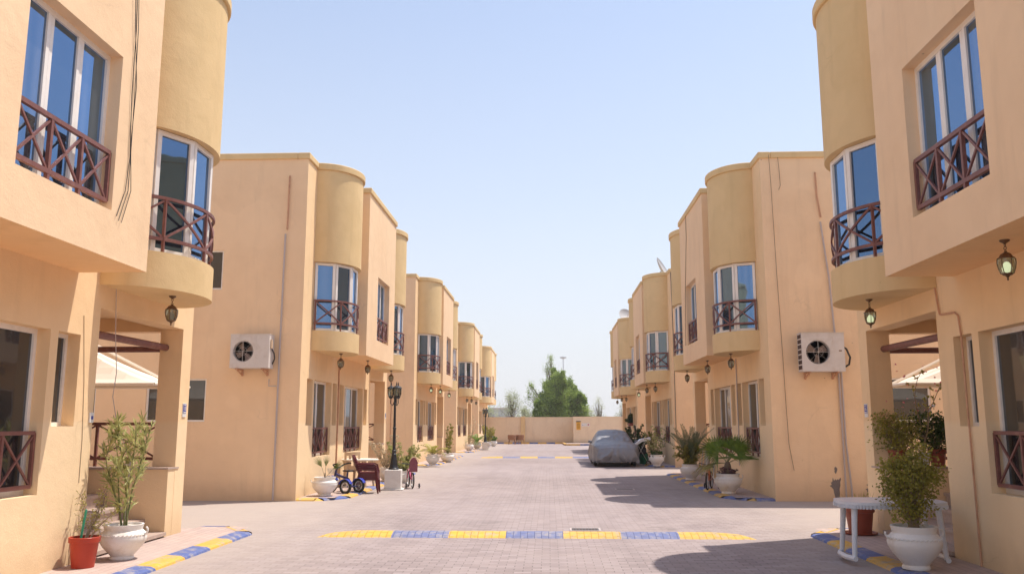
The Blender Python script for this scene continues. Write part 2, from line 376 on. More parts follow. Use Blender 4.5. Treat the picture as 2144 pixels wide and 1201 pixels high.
def pavement(side, xw, y0, y1):
    """raised paved strip in front of one villa with a ramped painted kerb round it"""
    sx = 1 if side == 'L' else -1
    z = .052; wdt = .78; k = .24
    pv = MB(side == 'R'); pv.add([(0, y0, z), (wdt, y0, z), (wdt, y1, z), (0, y1, z)], [(0, 1, 2, 3)])
    pv.add([(-2.4, y0 + 7.3, z - .004), (.0, y0 + 7.3, z - .004), (.0, y1 - .2, z - .004), (-2.4, y1 - .2, z - .004)], [(0, 1, 2, 3)])
    struct(pv.build('pavement', M['walk'], loc=(xw, 0, 0)))
    kb = MB(side == 'R')
    def seg(p, q, nrm, i, inner0, inner1):
        kb.cur = i % 2
        a = Vector((p[0], p[1], 0)); b = Vector((q[0], q[1], 0)); n = Vector((nrm[0], nrm[1], 0)) * k
        prof = [(1.0, -.003), (.95, .024), (.75, .044), (.0, z + .003)]
        va = [a + n * t + Vector((0, 0, h)) for t, h in prof]; vb = [b + n * t + Vector((0, 0, h)) for t, h in prof]
        kb.add(va + vb, [(j, j + 1, j + 5, j + 4) if False else (j + 4, j + 5, j + 1, j) for j in range(3)])
        return
    L = y1 - y0; c = .55; n = 12; ys = [y0 + c + (L - 2 * c) * i / n for i in range(n + 1)]
    for i in range(n): seg((wdt, ys[i]), (wdt, ys[i + 1]), (1, 0), i + 1, 0, 0)
    # chamfered corners and short returns to the wall
    seg((wdt - .38, y0), (wdt, y0 + c), (.82, -.57), 0, 0, 0); seg((-.0, y0), (wdt - .38, y0), (0, -1), 1 if side == 'L' else 0, 0, 0)
    seg((wdt, y1 - c), (wdt - .38, y1), (.82, .57), 1, 0, 0); seg((wdt - .38, y1), (0, y1), (0, 1), 0, 0, 0)
    # little wedges closing the chamfer joints
    for (px, py, n1, n2, ci) in ((wdt, y0 + c, (.82, -.57), (1, 0), 0), (wdt - .38, y0, (0, -1), (.82, -.57), 1), (wdt, y1 - c, (1, 0), (.82, .57), 1), (wdt - .38, y1, (.82, .57), (0, 1), 0)):
        kb.cur = ci; kb.add([(px, py, z + .003), (px + n1[0] * k, py + n1[1] * k, -.003), (px + n2[0] * k, py + n2[1] * k, -.003)], [(0, 1, 2)])
    struct(kb.build('kerb', [M['kblue'], M['kyellow']], loc=(xw, 0, 0)))
for y in LY: pavement('L', XL, y + .25, min(y + 10.75, END_Y - .6))
for x, y in zip(RX, RY): pavement('R', x, y + .25, y + 10.2)

# ------------------------------------------------------------------ villas (local x = distance out from the facade, y = along the street)
def holed(mb, axis, c, a0, a1, z0, z1, holes, depth):
    """rectangular wall sheet with openings; axis 'x' = facing +x at x=c, 'y' = facing -y at y=c, 'Y' = facing +y; reveals go inwards"""
    As = sorted({a0, a1, *[h[0] for h in holes], *[h[1] for h in holes]}); Zs = sorted({z0, z1, *[h[2] for h in holes], *[h[3] for h in holes]})
    def P(a, z, d=0):
        return (c - d, a, z) if axis == 'x' else ((a, c + d, z) if axis == 'y' else (a, c - d, z))
    def q(p1, p2, p3, p4):
        if axis == 'Y': p1, p2, p3, p4 = p4, p3, p2, p1
        mb.quad(p1, p2, p3, p4)
    for i in range(len(As) - 1):
        for j in range(len(Zs) - 1):
            am, zm = (As[i] + As[i + 1]) / 2, (Zs[j] + Zs[j + 1]) / 2
            if any(h[0] < am < h[1] and h[2] < zm < h[3] for h in holes): continue
            q(P(As[i], Zs[j]), P(As[i + 1], Zs[j]), P(As[i + 1], Zs[j + 1]), P(As[i], Zs[j + 1]))
    for h in holes:
        d = h[4] if len(h) > 4 else depth
        if d <= 0: continue
        a, b, l, t = h[:4]
        q(P(a, l), P(a, l, d), P(b, l, d), P(b, l)) if False else q(P(b, l), P(b, l, d), P(a, l, d), P(a, l))
        q(P(a, t), P(a, t, d), P(b, t, d), P(b, t)); q(P(a, l), P(a, l, d), P(a, t, d), P(a, t)); q(P(b, t), P(b, t, d), P(b, l, d), P(b, l))

def rail_panel(mb, p, q, z0, z1, n, legz, w=.042):
    w *= .9
    """p, q: Vector ends (plan); top and bottom rail, posts, an X in every panel, legs down to the sill"""
    p = Vector(p); q = Vector(q); up = Vector((0, 0, 1))
    mb.bar(p + up * z1, q + up * z1, w * 1.05, w * 1.1); mb.bar(p + up * z0, q + up * z0, w * 1.05, w * 1.1)
    for i in range(n + 1):
        c = p.lerp(q, i / n); mb.bar(c + up * (legz if 0 < i < n or n == 1 else z0), c + up * z1, w * .95, w * .95)
    for i in range(n):
        a = p.lerp(q, i / n); b = p.lerp(q, (i + 1) / n)
        mb.bar(a + up * z0, b + up * (z1 - .015), w * .55, w * .6); mb.bar(a + up * (z1 - .015), b + up * z0, w * .5, w * .6)

def window(vil, fl, axis, c, a0, a1, z0, z1, mull, glass, fw=.055):
    """white frame with children: pane"""
    mb = MB(fl); g2 = MB(fl)
    def B(m, a, b, l, t, d0, d1):
        if axis == 'x': m.box(c - d0, c - d1, a, b, l, t)
        else: m.box(a, b, c + d0, c + d1, l, t)
    B(mb, a0, a1, z0, z0 + fw, 0, .05); B(mb, a0, a1, z1 - fw, z1, 0, .05); B(mb, a0, a0 + fw, z0 + fw, z1 - fw, 0, .05); B(mb, a1 - fw, a1, z0 + fw, z1 - fw, 0, .05)
    for t in mull:
        m_ = a0 + (a1 - a0) * t; B(mb, m_ - fw * .95, m_ - fw * .1, z0 + fw, z1 - fw, .004, .046); B(mb, m_ + fw * .1, m_ + fw * .95, z0 + fw, z1 - fw, .010, .046)
    
    ed = [0] + list(mull) + [1]
    for e0, e1 in zip(ed, ed[1:]): B(g2, a0 + (a1 - a0) * e0 + fw * .6, a0 + (a1 - a0) * e1 - fw * .6, z0 + fw * .6, z1 - fw * .6, .025, .033)
    w = mb.build('window', M['frame'], vil); g2.build('pane', glass, w)
    return w

BAY_P, BAY_R = .85, 1.16
def arc(cy, P, Rr, a0=-90, a1=90, n=28): return [(P * math.cos(R(a)), cy + Rr * math.sin(R(a))) for a in [a0 + (a1 - a0) * i / n for i in range(n + 1)]]

def villa(side):
    fl = side == 'R'
    v = thing('villa', 'x', 'house')
    SL = 10.05
    # --- ground floor and upper wall
    w = MB(fl); d = .2
    gw = [(1.15, 2.75, .88, 2.65), (4.15, 6.35, .88, 2.65)]
    slots = [(.55, 1.03, 1.6, 2.65), (2.87, 3.3, 1.6, 2.65), (3.58, 4.03, 1.6, 2.65), (6.5, 6.95, 1.6, 2.65)]
    porch = (7.35, 9.72, 0, 3.02, 0)
    holed(w, 'x', 0, 0, SL, 0, 7.6, gw + slots + [porch], d)
    D = 9.2
    gwin = [(-3.42, -2.08, 1.68, 2.62), (-5.7, -4.55, 1.68, 2.62), (-3.0, -1.85, 4.6, 5.5)]
    ends = MB(fl)
    holed(ends, 'y', 0, -D, 0, 0, 7.6, gwin, .09)
    holed(ends, 'Y', SL, -D, 0, 0, 7.6, [(-2.3, -.34, 1.0, 3.0, .22)], .2)
    ends.quad((-D, SL, 0), (-D, 0, 0), (-D, 0, 7.6), (-D, SL, 7.6))
    # porch: pillar, header beam, inner walls, ceiling, low cheek wall
    w.add([(-.34, 9.72, 0.), (0, 9.72, 0.), (0, 9.72, 3.02), (-.34, 9.72, 3.02)], [(0, 1, 2, 3)])
    w.quad((-.34, 9.83, 1.), (-.34, 9.72, 1.), (-.34, 9.72, 3.02), (-.34, 9.83, 3.02))
    w.quad((0, 7.35, 3.02), (0, 9.72, 3.02), (-.3, 9.72, 3.02), (-.3, 7.35, 3.02))
    w.quad((-.3, 7.35, 3.02), (-.3, 9.72, 3.02), (-.3, 9.72, 3.2), (-.3, 7.35, 3.2))
    w.quad((-.3, 7.35, 3.2), (-.3, SL - .22, 3.2), (-2.3, SL - .22, 3.2), (-2.3, 7.35, 3.2))
    w.quad((0, 7.35, 3.02), (-2.3, 7.35, 3.2), (-2.3, 7.35, 0), (0, 7.35, 0))
    w.quad((-2.3, 7.35, 0), (-2.3, 7.35, 3.2), (-2.3, SL - .1, 3.2), (-2.3, SL - .1, 0)) if False else w.quad((-2.3, 7.35, 0), (-2.3, SL, 0), (-2.3, SL, 3.2), (-2.3, 7.35, 3.2))
    w.quad((-.34, SL - .22, 3.0), (-2.3, SL - .22, 3.0), (-2.3, SL - .22, 3.2), (-.34, SL - .22, 3.2)) if False else w.quad((-2.3, SL - .22, 3.0), (-.34, SL - .22, 3.0), (-.34, SL - .22, 3.2), (-2.3, SL - .22, 3.2))
    w.box(-2.29, -.003, 9.5, 9.79, 0, .985)
    w.build('wall', M['wall'], v); ends.build('gable_wall', M['side'], v)
    cap = MB(fl); cap.box(-2.28, .01, 9.47, 9.83, .985, 1.01); cap.build('ledge', M['stone'], v)
    # --- stairs and porch floor
    st = MB(fl)
    for i in range(6):
        z = .12 + .176 * i; p0 = -.29 * i
        st.box(-2.28, p0 - (.0 if i else -.03), 7.36, 9.495, z - .045, z)
        st.box(-2.28, p0 - .025, 7.37, 9.49, 0 if i == 0 else z - .176, z - .046)
    st.build('stairs', M['stone'], v)
    # door
    dr = MB(fl); dr.box(-2.295, -2.25, 7.9, 8.8, 1.0, 3.0); dob = dr.build('door', M['door'], v)
    hd = MB(fl); hd.bar((-2.22, 8.0, 1.98), (-2.22, 8.12, 1.98), .025); hd.bar((-2.26, 8.0, 1.98), (-2.21, 8.0, 1.98), .02); hd.build('handle', M['chrome'], dob)
    # --- projecting box room
    b = MB(fl); P = .8
    bw = (4.27, 5.93, 3.87, 5.6)
    holed(b, 'x', P, 2.97, 6.8, 3.36, 7.6, [bw], .19)
    b.quad((0, 2.97, 3.36), (P, 2.97, 3.36), (P, 2.97, 7.6), (0, 2.97, 7.6)); b.quad((P, 6.8, 3.36), (0, 6.8, 3.36), (0, 6.8, 7.6), (P, 6.8, 7.6))
    b.quad((0, 6.8, 3.36), (P, 6.8, 3.36), (P, 2.97, 3.36), (0, 2.97, 3.36))
    b.f.pop(); b.mi.pop()
    b.build('box_room', M['side'], v)
    b = MB(fl); b.quad((0, 6.8, 3.36), (P, 6.8, 3.36), (P, 2.97, 3.36), (0, 2.97, 3.36)); b.build('soffit', M['soffit'], v)
    # --- roof, parapet cornice
    rf = MB(fl); rf.quad((-D, 0, 7.1), (0, 0, 7.1), (0, SL, 7.1), (-D, SL, 7.1)); rf.quad((0, 2.97, 7.12), (P, 2.97, 7.12), (P, 6.8, 7.12), (0, 6.8, 7.12)); rf.build('roof', M['roof'], v)
    co = MB(fl); o_ = .04; t = .24; z0, z1 = 7.6, 7.75
    for (x0, x1, y0, y1) in ((-D - o_, -D + t, -o_, SL + o_), (-D + t, -t, -o_, t), (-D + t, -t, SL - t, SL + o_), (-t, o_, -o_, 2.97 - o_ ), (-t, o_, 6.8 + o_, SL + o_),
                           (-t, P + o_, 2.97 - o_, 2.97 + t), (-t, P + o_, 6.8 - t, 6.8 + o_), (P - t, P + o_, 2.97 + t, 6.8 - t)):
        co.box(x0, x1, y0, y1, z0, z1)
    co.build('cornice', M['ochre'], v, bevel=.02)
    pi = MB(fl)
    for (x0, x1, y0, y1) in ((-D + .01, -D + t - .02, .01, SL - .01), (-D + t, -t, .01, t - .02), (-D + t, -t, SL - t + .02, SL - .01)): pi.box(x0, x1, y0, y1, 7.1, 7.598)
    pi.build('parapet', M['side'], v)
    # --- bays
    for k, (cy) in enumerate((1.78, 8.36)):
        Rr = 1.02 if k == 0 else 1.09
        dm = MB(fl)
        up = arc(cy, BAY_P, Rr); lo = arc(cy, BAY_P, Rr)
        lip = arc(cy, BAY_P - .03, Rr - .03)
        up = [(0, cy - Rr)] + up[1:-1] + [(0, cy + Rr)]
        dm.prism(up, 5.37, 7.58)
        bay = dm.build('bay', M['ochre'], v, smooth=True)
        dm = MB(fl); dm.prism(lo, 3.3, 3.76); dm.build('bay_base', M['ochre'], v, smooth=True)
        cc = MB(fl); cc.prism(arc(cy, BAY_P + .045, Rr + .04), 7.582, 7.742 if k == 0 else 7.741); cc.build('cornice', M['ochre'], bay, smooth=True, bevel=.018)
        # faceted glazing: five flat panes
        ang = [-90, -54, -18, 18, 54, 90]; Pw, Rw = BAY_P - .1, Rr - .1
        pts = [(Pw * math.cos(R(a)), cy + Rw * math.sin(R(a))) for a in ang]
        fr = MB(fl); gl = MB(fl); zb, zt = 3.762, 5.36
        for i in range(5):
            a = Vector((*pts[i], 0)); c2 = Vector((*pts[i + 1], 0)); dv = (c2 - a).normalized()
            for z in (zb + .03, zt - .03): fr.bar(a + Vector((0, 0, z)), c2 + Vector((0, 0, z)), .05, .06)
            n_ = Vector((dv.y, -dv.x, 0))
            for e, sg in ((a, 1), (c2, -1)):
                e2 = e + dv * .035 * sg; fr.bar(e2 + Vector((0, 0, zb + .06)), e2 + Vector((0, 0, zt - .06)), .06, .052, up=tuple(n_))
            i0 = a + dv * .06 - n_ * .008; i1 = c2 - dv * .06 - n_ * .008
            gl.quad(i0 + Vector((0, 0, zb + .05)), i1 + Vector((0, 0, zb + .05)), i1 + Vector((0, 0, zt - .05)), i0 + Vector((0, 0, zt - .05)))
        fo = fr.build('window_frame', M['frame'], bay); gl.build('pane', M['glass'], bay)
        # curved railing
        rl = MB(fl); Pr, Rg = BAY_P - .035, Rr - .03
        rp = lambda a, z: Vector((Pr * math.cos(R(a)), cy + Rg * math.sin(R(a)), z))
        for z in (3.93, 4.46):
            for i in range(24): rl.bar(rp(-88 + 176 * i / 24, z), rp(-88 + 176 * (i + 1.03) / 24, z), .036, .04)
        pa = [-86, -44, 0, 44, 86]
        for j, a in enumerate(pa): rl.bar(rp(a, 3.76), rp(a, 4.46), .034, .034)
        for j in range(4):
            for s0, s1 in ((3.94, 4.44), (4.44, 3.94)):
                for i in range(8):
                    t0, t1 = i / 8, (i + 1.04) / 8
                    rl.bar(rp(pa[j] + (pa[j + 1] - pa[j]) * t0, s0 + (s1 - s0) * t0), rp(pa[j] + (pa[j + 1] - pa[j]) * t1, s0 + (s1 - s0) * t1), .024, .028)
        rl.build('railing', M['rail'], bay)
    # --- windows with railings
    for i, (a, b_, l, t_) in enumerate(gw):
        window(v, fl, 'x', -d + .05, a, b_, l, t_, [.5] if i == 0 else [.36, .68], M['glassdark'])
        rl = MB(fl); rail_panel(rl, (-.075, a + .03, 0), (-.075, b_ - .03, 0), .97, 1.53, 3 if i == 0 else 4, l, .042); rl.build('railing', M['rail'], v)
    for (a, b_, l, t_) in slots: window(v, fl, 'x', -d + .05, a, b_, l, t_, [], M['glassdark'], .045)
    window(v, fl, 'x', P - .19 + .05, *bw, [.34, .66], M['glass'], .06)
    rl = MB(fl); rail_panel(rl, (P - .06, bw[0] + .03, 0), (P - .06, bw[1] - .03, 0), 3.97, 4.5, 3, 3.87, .045); rl.build('railing', M['rail'], v)
    for i, (a, b_, l, t_) in enumerate(gwin): window(v, fl, 'y', .04, a, b_, l, t_, [], M['glassdark'], .04)
    rl = MB(fl); rail_panel(rl, (-2.25, 9.92, 0), (-.36, 9.92, 0), 1.12, 1.63, 2, 1.0, .045); rl.build('railing', M['rail'], v)
    return v

LLAB = ['peach villa nearest on the left, its front cut by the left frame edge', 'peach left villa with an air conditioner on its gable and a tricycle in front',
        'third peach villa along the left side, beyond the near black lamp', 'fourth peach villa along the left side, with the small palm and twig pots',
        'farthest peach villa on the left, beside the end wall and far lamp']
RLAB = ['peach villa nearest on the right, behind the white plastic table', 'peach right villa with an air conditioner and hanging cable on its gable',
        'peach right villa beyond the covered car bonnet, one satellite dish on its roof', 'farthest peach villa on the right, with the round dish behind its front bay']
vl = villa('L'); vr = villa('R'); villas = {}
for i, y in enumerate(LY):
    o = vl if i == 0 else copy_tree(vl); o.location = (XL, y, 0); tag(o, LLAB[i], 'house', 'two storey villas lining the street'); villas['L%d' % i] = o
for i, y in enumerate(RY):
    o = vr if i == 0 else copy_tree(vr); o.location = (RX[i], y, 0); tag(o, RLAB[i], 'house', 'two storey villas lining the street'); villas['R%d' % i] = o

#@@PART2
# ------------------------------------------------------------------ boundary wall and what lies beyond it
def ordi(i): return ['nearest', 'second', 'third', 'fourth', 'farthest'][i]
bw = MB()
bw.box(-14, 2.2, END_Y, END_Y + .22, 0, 2.2); bw.box(2.2, 6.42, END_Y - 2.4, END_Y - 2.2, 0, 2.22); bw.box(6.42, 24, END_Y - 2.4, END_Y - 2.2, 0, 2.22)
bw.box(2.0, 2.2, END_Y - 2.4, END_Y - .003, 0, 2.22)
wob = thing('boundary_wall', 'long beige boundary wall closing the far end of the street', 'wall', (0, END_Y, 0))
bw.v = [(x, y - END_Y, z) for x, y, z in bw.v]; bw.build('wall_panel', M['bwall'], wob)
for px, yy in ((-2.25, -.12), (6.25, -2.5)):
    p = MB(); p.box(px - .18, px + .18, yy, yy + .115, 0, 2.3); p.build('pilaster', M['ochre'], wob)
cp = MB(); cp.box(-14, 2.0, -.03, .25, 2.2, 2.25); cp.box(1.97, 24, -2.43, -2.17, 2.22, 2.27); cp.build('coping', M['bwall'], wob)
kb = MB()
for i in range(11):
    kb.cur = i % 2; x0 = -6.0 + i * .72
    if x0 < 1.1: kb.box(x0, x0 + .72, END_Y - 1.0, END_Y - .8, 0, .13)
for i in range(5): kb.cur = (i + 1) % 2; kb.box(1.3 + i * 1.1, 2.4 + i * 1.1, END_Y - 6.6, END_Y - 6.4, 0, .13)
kb.cur = 1; kb.bar((1.2, END_Y - 1.0, .063), (1.28, END_Y - 6.4, .063), .2, .126)
struct(kb.build('kerb', [M['kblue'], M['kyellow']]))
g = MB(); g.quad((-5.4, END_Y - .8, .11), (1.15, END_Y - .8, .11), (1.15, END_Y, .11), (-5.4, END_Y, .11)); g.quad((1.3, END_Y - 6.4, .11), (7, END_Y - 6.4, .11), (7, END_Y - 2.4, .11), (1.3, END_Y - 2.4, .11)); struct(g.build('pavement', M['walk']))

def text_mesh(txt, size, mat, name, parent, loc, rot):
    cu = bpy.data.curves.new(name, 'FONT'); cu.body = txt; cu.size = size; cu.align_x = 'CENTER'; cu.align_y = 'CENTER'; cu.extrude = .001
    tmp = bpy.data.objects.new('tmp', cu); SC.collection.objects.link(tmp); bpy.context.view_layer.update()
    me = bpy.data.meshes.new_from_object(tmp); bpy.data.objects.remove(tmp); me.materials.clear(); me.materials.append(mat)
    o = bpy.data.objects.new(name, me); SC.collection.objects.link(o); o.parent = parent; o.location = loc; o.rotation_euler = rot; return o
# signs on the end wall
sy = END_Y - 2.4
sg = thing('notice_sign', 'tall yellow notice with a dark header on the end wall', 'sign', (2.42, sy, 1.55))
b = MB(); b.box(-.17, .17, -.03, -.004, -.36, .27); b.build('board', M['signyellow'], sg)
b = MB(); b.box(-.19, .19, -.036, -.004, .275, .35); b.build('header', M['signdark'], sg)
b = MB()
for i, (w_, z) in enumerate(((.10, .19), (.22, .09), (.26, .05), (.18, -.02), (.24, -.1), (.24, -.15), (.2, -.22))): b.box(-w_ / 2, w_ / 2, -.034, -.0305, z - .012, z + .012)
b.build('lettering', M['brass'], sg)
for i, (x, lab, mt) in enumerate(((2.78, 'small white sign with a blue mark, next to the yellow notice', 'plateblue'), (3.0, 'small white sign with a grey mark, middle one of three', 'pipe'), (3.24, 'small white sign with a red and blue shield, rightmost on the wall', 'signred'))):
    s_ = thing('wall_sign', lab, 'sign', (x, sy, 1.6), group='small signs on the end wall')
    b = MB(); b.box(-.1, .1, -.02, -.004, -.13, .13); b.build('board', M['platewhite'], s_)
    b = MB()
    if i == 2: b.add([(-.06, -.024, .06), (.06, -.024, .06), (.06, -.024, -.02), (0, -.024, -.08), (-.06, -.024, -.02)], [(4, 3, 2, 1, 0)])
    elif i == 0: b.add([(-.03, -.024, -.07), (.03, -.024, -.07), (.0, -.024, .07)], [(0, 1, 2)])
    else: b.box(-.04, .04, -.024, -.021, -.01, .02)
    b.build('emblem', M[mt], s_)

# ------------------------------------------------------------------ foliage tools
from mathutils import noise as mno
class LF:
    """many small leaf faces in one mesh"""
    def __init__(s): s.v = []; s.f = []
    def leaf(s, p, d, L, w, n=None, fold=.25):
        d = d.normalized(); n = n or Vector((random.gauss(0, 1), random.gauss(0, 1), random.gauss(0, 1) + .8))
        a = d.cross(n)
        if a.length < 1e-4: a = d.orthogonal()
        a.normalize(); u = a.cross(d); k = len(s.v)
        s.v += [tuple(p), tuple(p + d * L * .45 + a * w / 2 + u * fold * w), tuple(p + d * L), tuple(p + d * L * .45 - a * w / 2 + u * fold * w), tuple(p + d * L * .5)]
        s.f += [(k, k + 1, k + 2, k + 4), (k, k + 4, k + 2, k + 3)]
    def build(s, name, mat, parent=None):
        me = bpy.data.meshes.new(name); me.from_pydata(s.v, [], s.f); me.update(); me.materials.append(mat)
        o = bpy.data.objects.new(name, me); SC.collection.objects.link(o)
        if parent: o.parent = parent
        return o
def rv(s=1): return Vector((random.gauss(0, s), random.gauss(0, s), random.gauss(0, s)))
def wander(p, d, L, n, jit, grav=0.):
    pts = [Vector(p)]; d = Vector(d).normalized()
    for i in range(n):
        d = (d + rv(jit) + Vector((0, 0, -grav))).normalized(); pts.append(pts[-1] + d * L / n)
    return pts, d

def urn_pot(parent, Rm, H, mat='urn'):
    pr = [(.5, 0), (.52, .03), (.5, .07), (.47, .1), (.6, .2), (.82, .36), (.97, .52), (1.0, .62), (.96, .72), (.86, .8), (.79, .84), (.8, .88), (.84, .96), (.85, 1.0), (.76, 1.0), (.73, .93)]
    b = MB(); b.lathe([(r * Rm, z * H) for r, z in pr] + [(.0, .9 * H)], n=36)
    if mat == 'urn':
        for t in range(36):
            a = t * math.pi / 18; b.bar((math.cos(a) * Rm * .985, math.sin(a) * Rm * .985, .70 * H), (math.cos(a + .13) * Rm * .965, math.sin(a + .13) * Rm * .965, .735 * H), .014, .012)
    p = b.build('pot', M[mat], parent, smooth=True)
    for sx in (-1, 1):
        h = MB(); h.ring((sx * Rm * .93, 0, .83 * H), .11 * Rm + .018, .011, (0, 1, 0), n=14, m=6, a0=-.2, a1=math.pi * 1.35); h.build('handle', M[mat], p, smooth=True)
    s_ = MB(); s_.lathe([(.74 * Rm, .91 * H), (.5 * Rm, .93 * H), (0, .935 * H)], n=20); s_.build('soil', M['soil'], parent)
    return .93 * H
def round_pot(parent, Rm, H, mat, rim=True):
    b = MB(); pr = [(.76, 0), (.96, .8), (.97, .82), (1.06, .83), (1.08, .99), (1.06, 1.0), (.95, 1.0), (.92, .88), (0, .88)] if rim else [(.8, 0), (.98, .96), (1.02, .97), (1.03, 1.0), (.94, 1.), (.92, .9), (0, .9)]
    b.lathe([(r * Rm, z * H) for r, z in pr], n=32); b.build('pot', M[mat], parent, smooth=True)
    s_ = MB(); s_.lathe([(.92 * Rm, .89 * H), (0, .91 * H)], n=16); s_.build('soil', M['soil'], parent); return .9 * H

def shrub(parent, z0, height, spread, nst, leaf, mat, stem='stem', dens=1., leafn=14, twig=.35, base=.06, lean=(0, 0), lo=.1, mode='round'):
    st = MB(); lf = LF(); L, w = leaf
    for i in range(nst):
        a = random.random() * 6.28; rr = random.random() ** .5
        d = Vector((math.cos(a) * rr * spread / height * 1.1 + lean[0], math.sin(a) * rr * spread / height * 1.1 + lean[1], 1))
        p0 = Vector((math.cos(a) * base * rr, math.sin(a) * base * rr, z0)); hl = height * random.uniform(.62, 1.0)
        pts, dd = wander(p0, d, hl, 9, .1)
        st.tube(pts, [.009 * (1 - .75 * j / 9) + .0015 for j in range(len(pts))], 5)
        for j, p in enumerate(pts):
            if j / 9 < lo: continue
            for t in range(max(1, int(round(2.6 * dens)))):
                dr = (rv() + Vector((0, 0, .6))).normalized() * 1.; tl = twig * random.uniform(.35, 1) * spread
                tp, td = wander(p, dr, tl * (1.05 - .5 * j / 9), 4, .22)
                st.tube(tp, [.003, .0026, .002, .0016, .001], 4)
                for q in range(leafn):
                    u = random.random() ** .7 * (len(tp) - 1); k = min(int(u), len(tp) - 2); pp = tp[k].lerp(tp[k + 1], u - k)
                    lf.leaf(pp, (td + rv(.9)), L * random.uniform(.6, 1.15), w * random.uniform(.7, 1.1))
    st.build('stem', M[stem], parent); lf.build('foliage', M[mat], parent)

def bush(parent, lobes, ncl, nleaf, leaf, mat, stem='drystem', z0=.4, base=.05, seed=1, twig=.0035, jit=.055):
    """dense crown: leaf clusters spread through several ellipsoid lobes, each on its own branch from the base"""
    random.seed(seed); st = MB(); lf = LF(); L, w = leaf; tot = sum(l[3] * l[4] * l[3] for l in lobes)
    for (cx, cy, cz, rx, rz) in lobes:
        for i in range(max(4, int(ncl * rx * rx * rz / tot))):
            d = rv().normalized() * random.random() ** .36; c = Vector((cx + d.x * rx, cy + d.y * rx, cz + d.z * rz))
            a = random.random() * 6.28; b0 = Vector((math.cos(a) * base, math.sin(a) * base, z0)); m1 = b0.lerp(Vector((cx * .5, cy * .5, (z0 + cz) / 2)), .7) + rv(.02); m2 = m1.lerp(c, .6) + rv(.03)
            if i % 2 == 0: st.tube([b0, m1, m2, c], [twig * 2, twig * 1.5, twig, twig * .5], 5)
            for q in range(nleaf):
                o = rv(jit); lf.leaf(c + o, o.normalized() * .5 + rv(.7) + Vector((0, 0, -.15)), L * random.uniform(.55, 1.15), w * random.uniform(.7, 1.15))
    st.build('stem', M[stem], parent); lf.build('foliage', M[mat], parent)

def oleander(parent, z0, height, spread, nst, mat='oleander', L=.12, w=.02, stem='stem', dens=1.):
    st = MB(); lf = LF()
    for i in range(nst):
        a = i * 2.4 + random.random(); d = Vector((math.cos(a) * spread / height * random.uniform(.1, .9), math.sin(a) * spread / height * random.uniform(.1, .9), 1))
        pts, dd = wander((math.cos(a) * .03, math.sin(a) * .03, z0), d, height * random.uniform(.7, 1), 10, .06)
        st.tube(pts, [.011 * (1 - .7 * j / 10) for j in range(11)], 6)
        tips = [(pts, dd)]
        for j in (4, 6, 7, 8):
            if random.random() < .85 * dens:
                b = rv(.6); b.z = abs(b.z) + .55; tp, td = wander(pts[j], b, spread * random.uniform(.35, .75), 6, .08); st.tube(tp, [.006 * (1 - .7 * q / 6) for q in range(7)], 5); tips.append((tp, td))
        for tp, td in tips:
            for q in range(int(len(tp) * 2.7)):
                u = (.12 + .87 * q / (len(tp) * 2.7)) * (len(tp) - 1); k = min(int(u), len(tp) - 2); pp = tp[k].lerp(tp[k + 1], u - k); dirn = (tp[k + 1] - tp[k]).normalized()
                for _ in range(2): lf.leaf(pp, dirn * .9 + rv(.62), L * random.uniform(.7, 1.15), w, fold=.12)
    st.build('stem', M[stem], parent); lf.build('foliage', M[mat], parent)

def fan_leaf(lf, c, d, Lr, nseg=22, ang=110, droop=.25, up=None):
    """palmate leaf: a hand of narrow segments"""
    d = d.normalized(); up = up or Vector((0, 0, 1)); a = d.cross(up)
    if a.length < .05: a = d.orthogonal()
    a.normalize(); n = a.cross(d)
    for i in range(nseg):
        t = R(-ang + 2 * ang * i / (nseg - 1)); sd = (d * math.cos(t) + a * math.sin(t)); sd2 = d * math.cos(t + R(ang / nseg * .95)) + a * math.sin(t + R(ang / nseg * .95)); sd0 = d * math.cos(t - R(ang / nseg * .95)) + a * math.sin(t - R(ang / nseg * .95))
        ll = Lr * (1 - .25 * abs(i / (nseg - 1) * 2 - 1)) * random.uniform(.92, 1.05); k = len(lf.v)
        m1 = c + sd0 * ll * .42 + n * .012 * ll; m2 = c + sd2 * ll * .42 + n * .012 * ll; mc = c + sd * ll * .5 - n * .04 * ll; tip = c + sd * ll + Vector((0, 0, -droop * ll * random.uniform(.2, .6)))
        lf.v += [tuple(x) for x in (c, m1, tip, m2, mc)]; lf.f += [(k, k + 1, k + 4), (k + 1, k + 2, k + 4), (k + 4, k + 2, k + 3), (k, k + 4, k + 3)]
def frond(lf, st, c, d, L, grav=.16, nl=26, ll=.16, w=.012, vee=.9):
    pts, dd = wander(c, d, L, 12, .02, grav); st.tube(pts, [.007 * (1 - .8 * j / 12) + .001 for j in range(13)], 5)
    for i in range(nl):
        u = (.12 + .88 * i / nl) * 12; k = min(int(u), 11); p = pts[k].lerp(pts[k + 1], u - k); t = (pts[k + 1] - pts[k]).normalized(); a = t.cross(Vector((0, 0, 1)))
        if a.length < .05: a = t.orthogonal()
        a.normalize(); up = a.cross(t); e = 1 - .5 * abs(2 * i / nl - .8)
        for sgn in (-1, 1): lf.leaf(p, t * vee + a * sgn + up * .35 + rv(.1), ll * e, w, n=up, fold=.1)

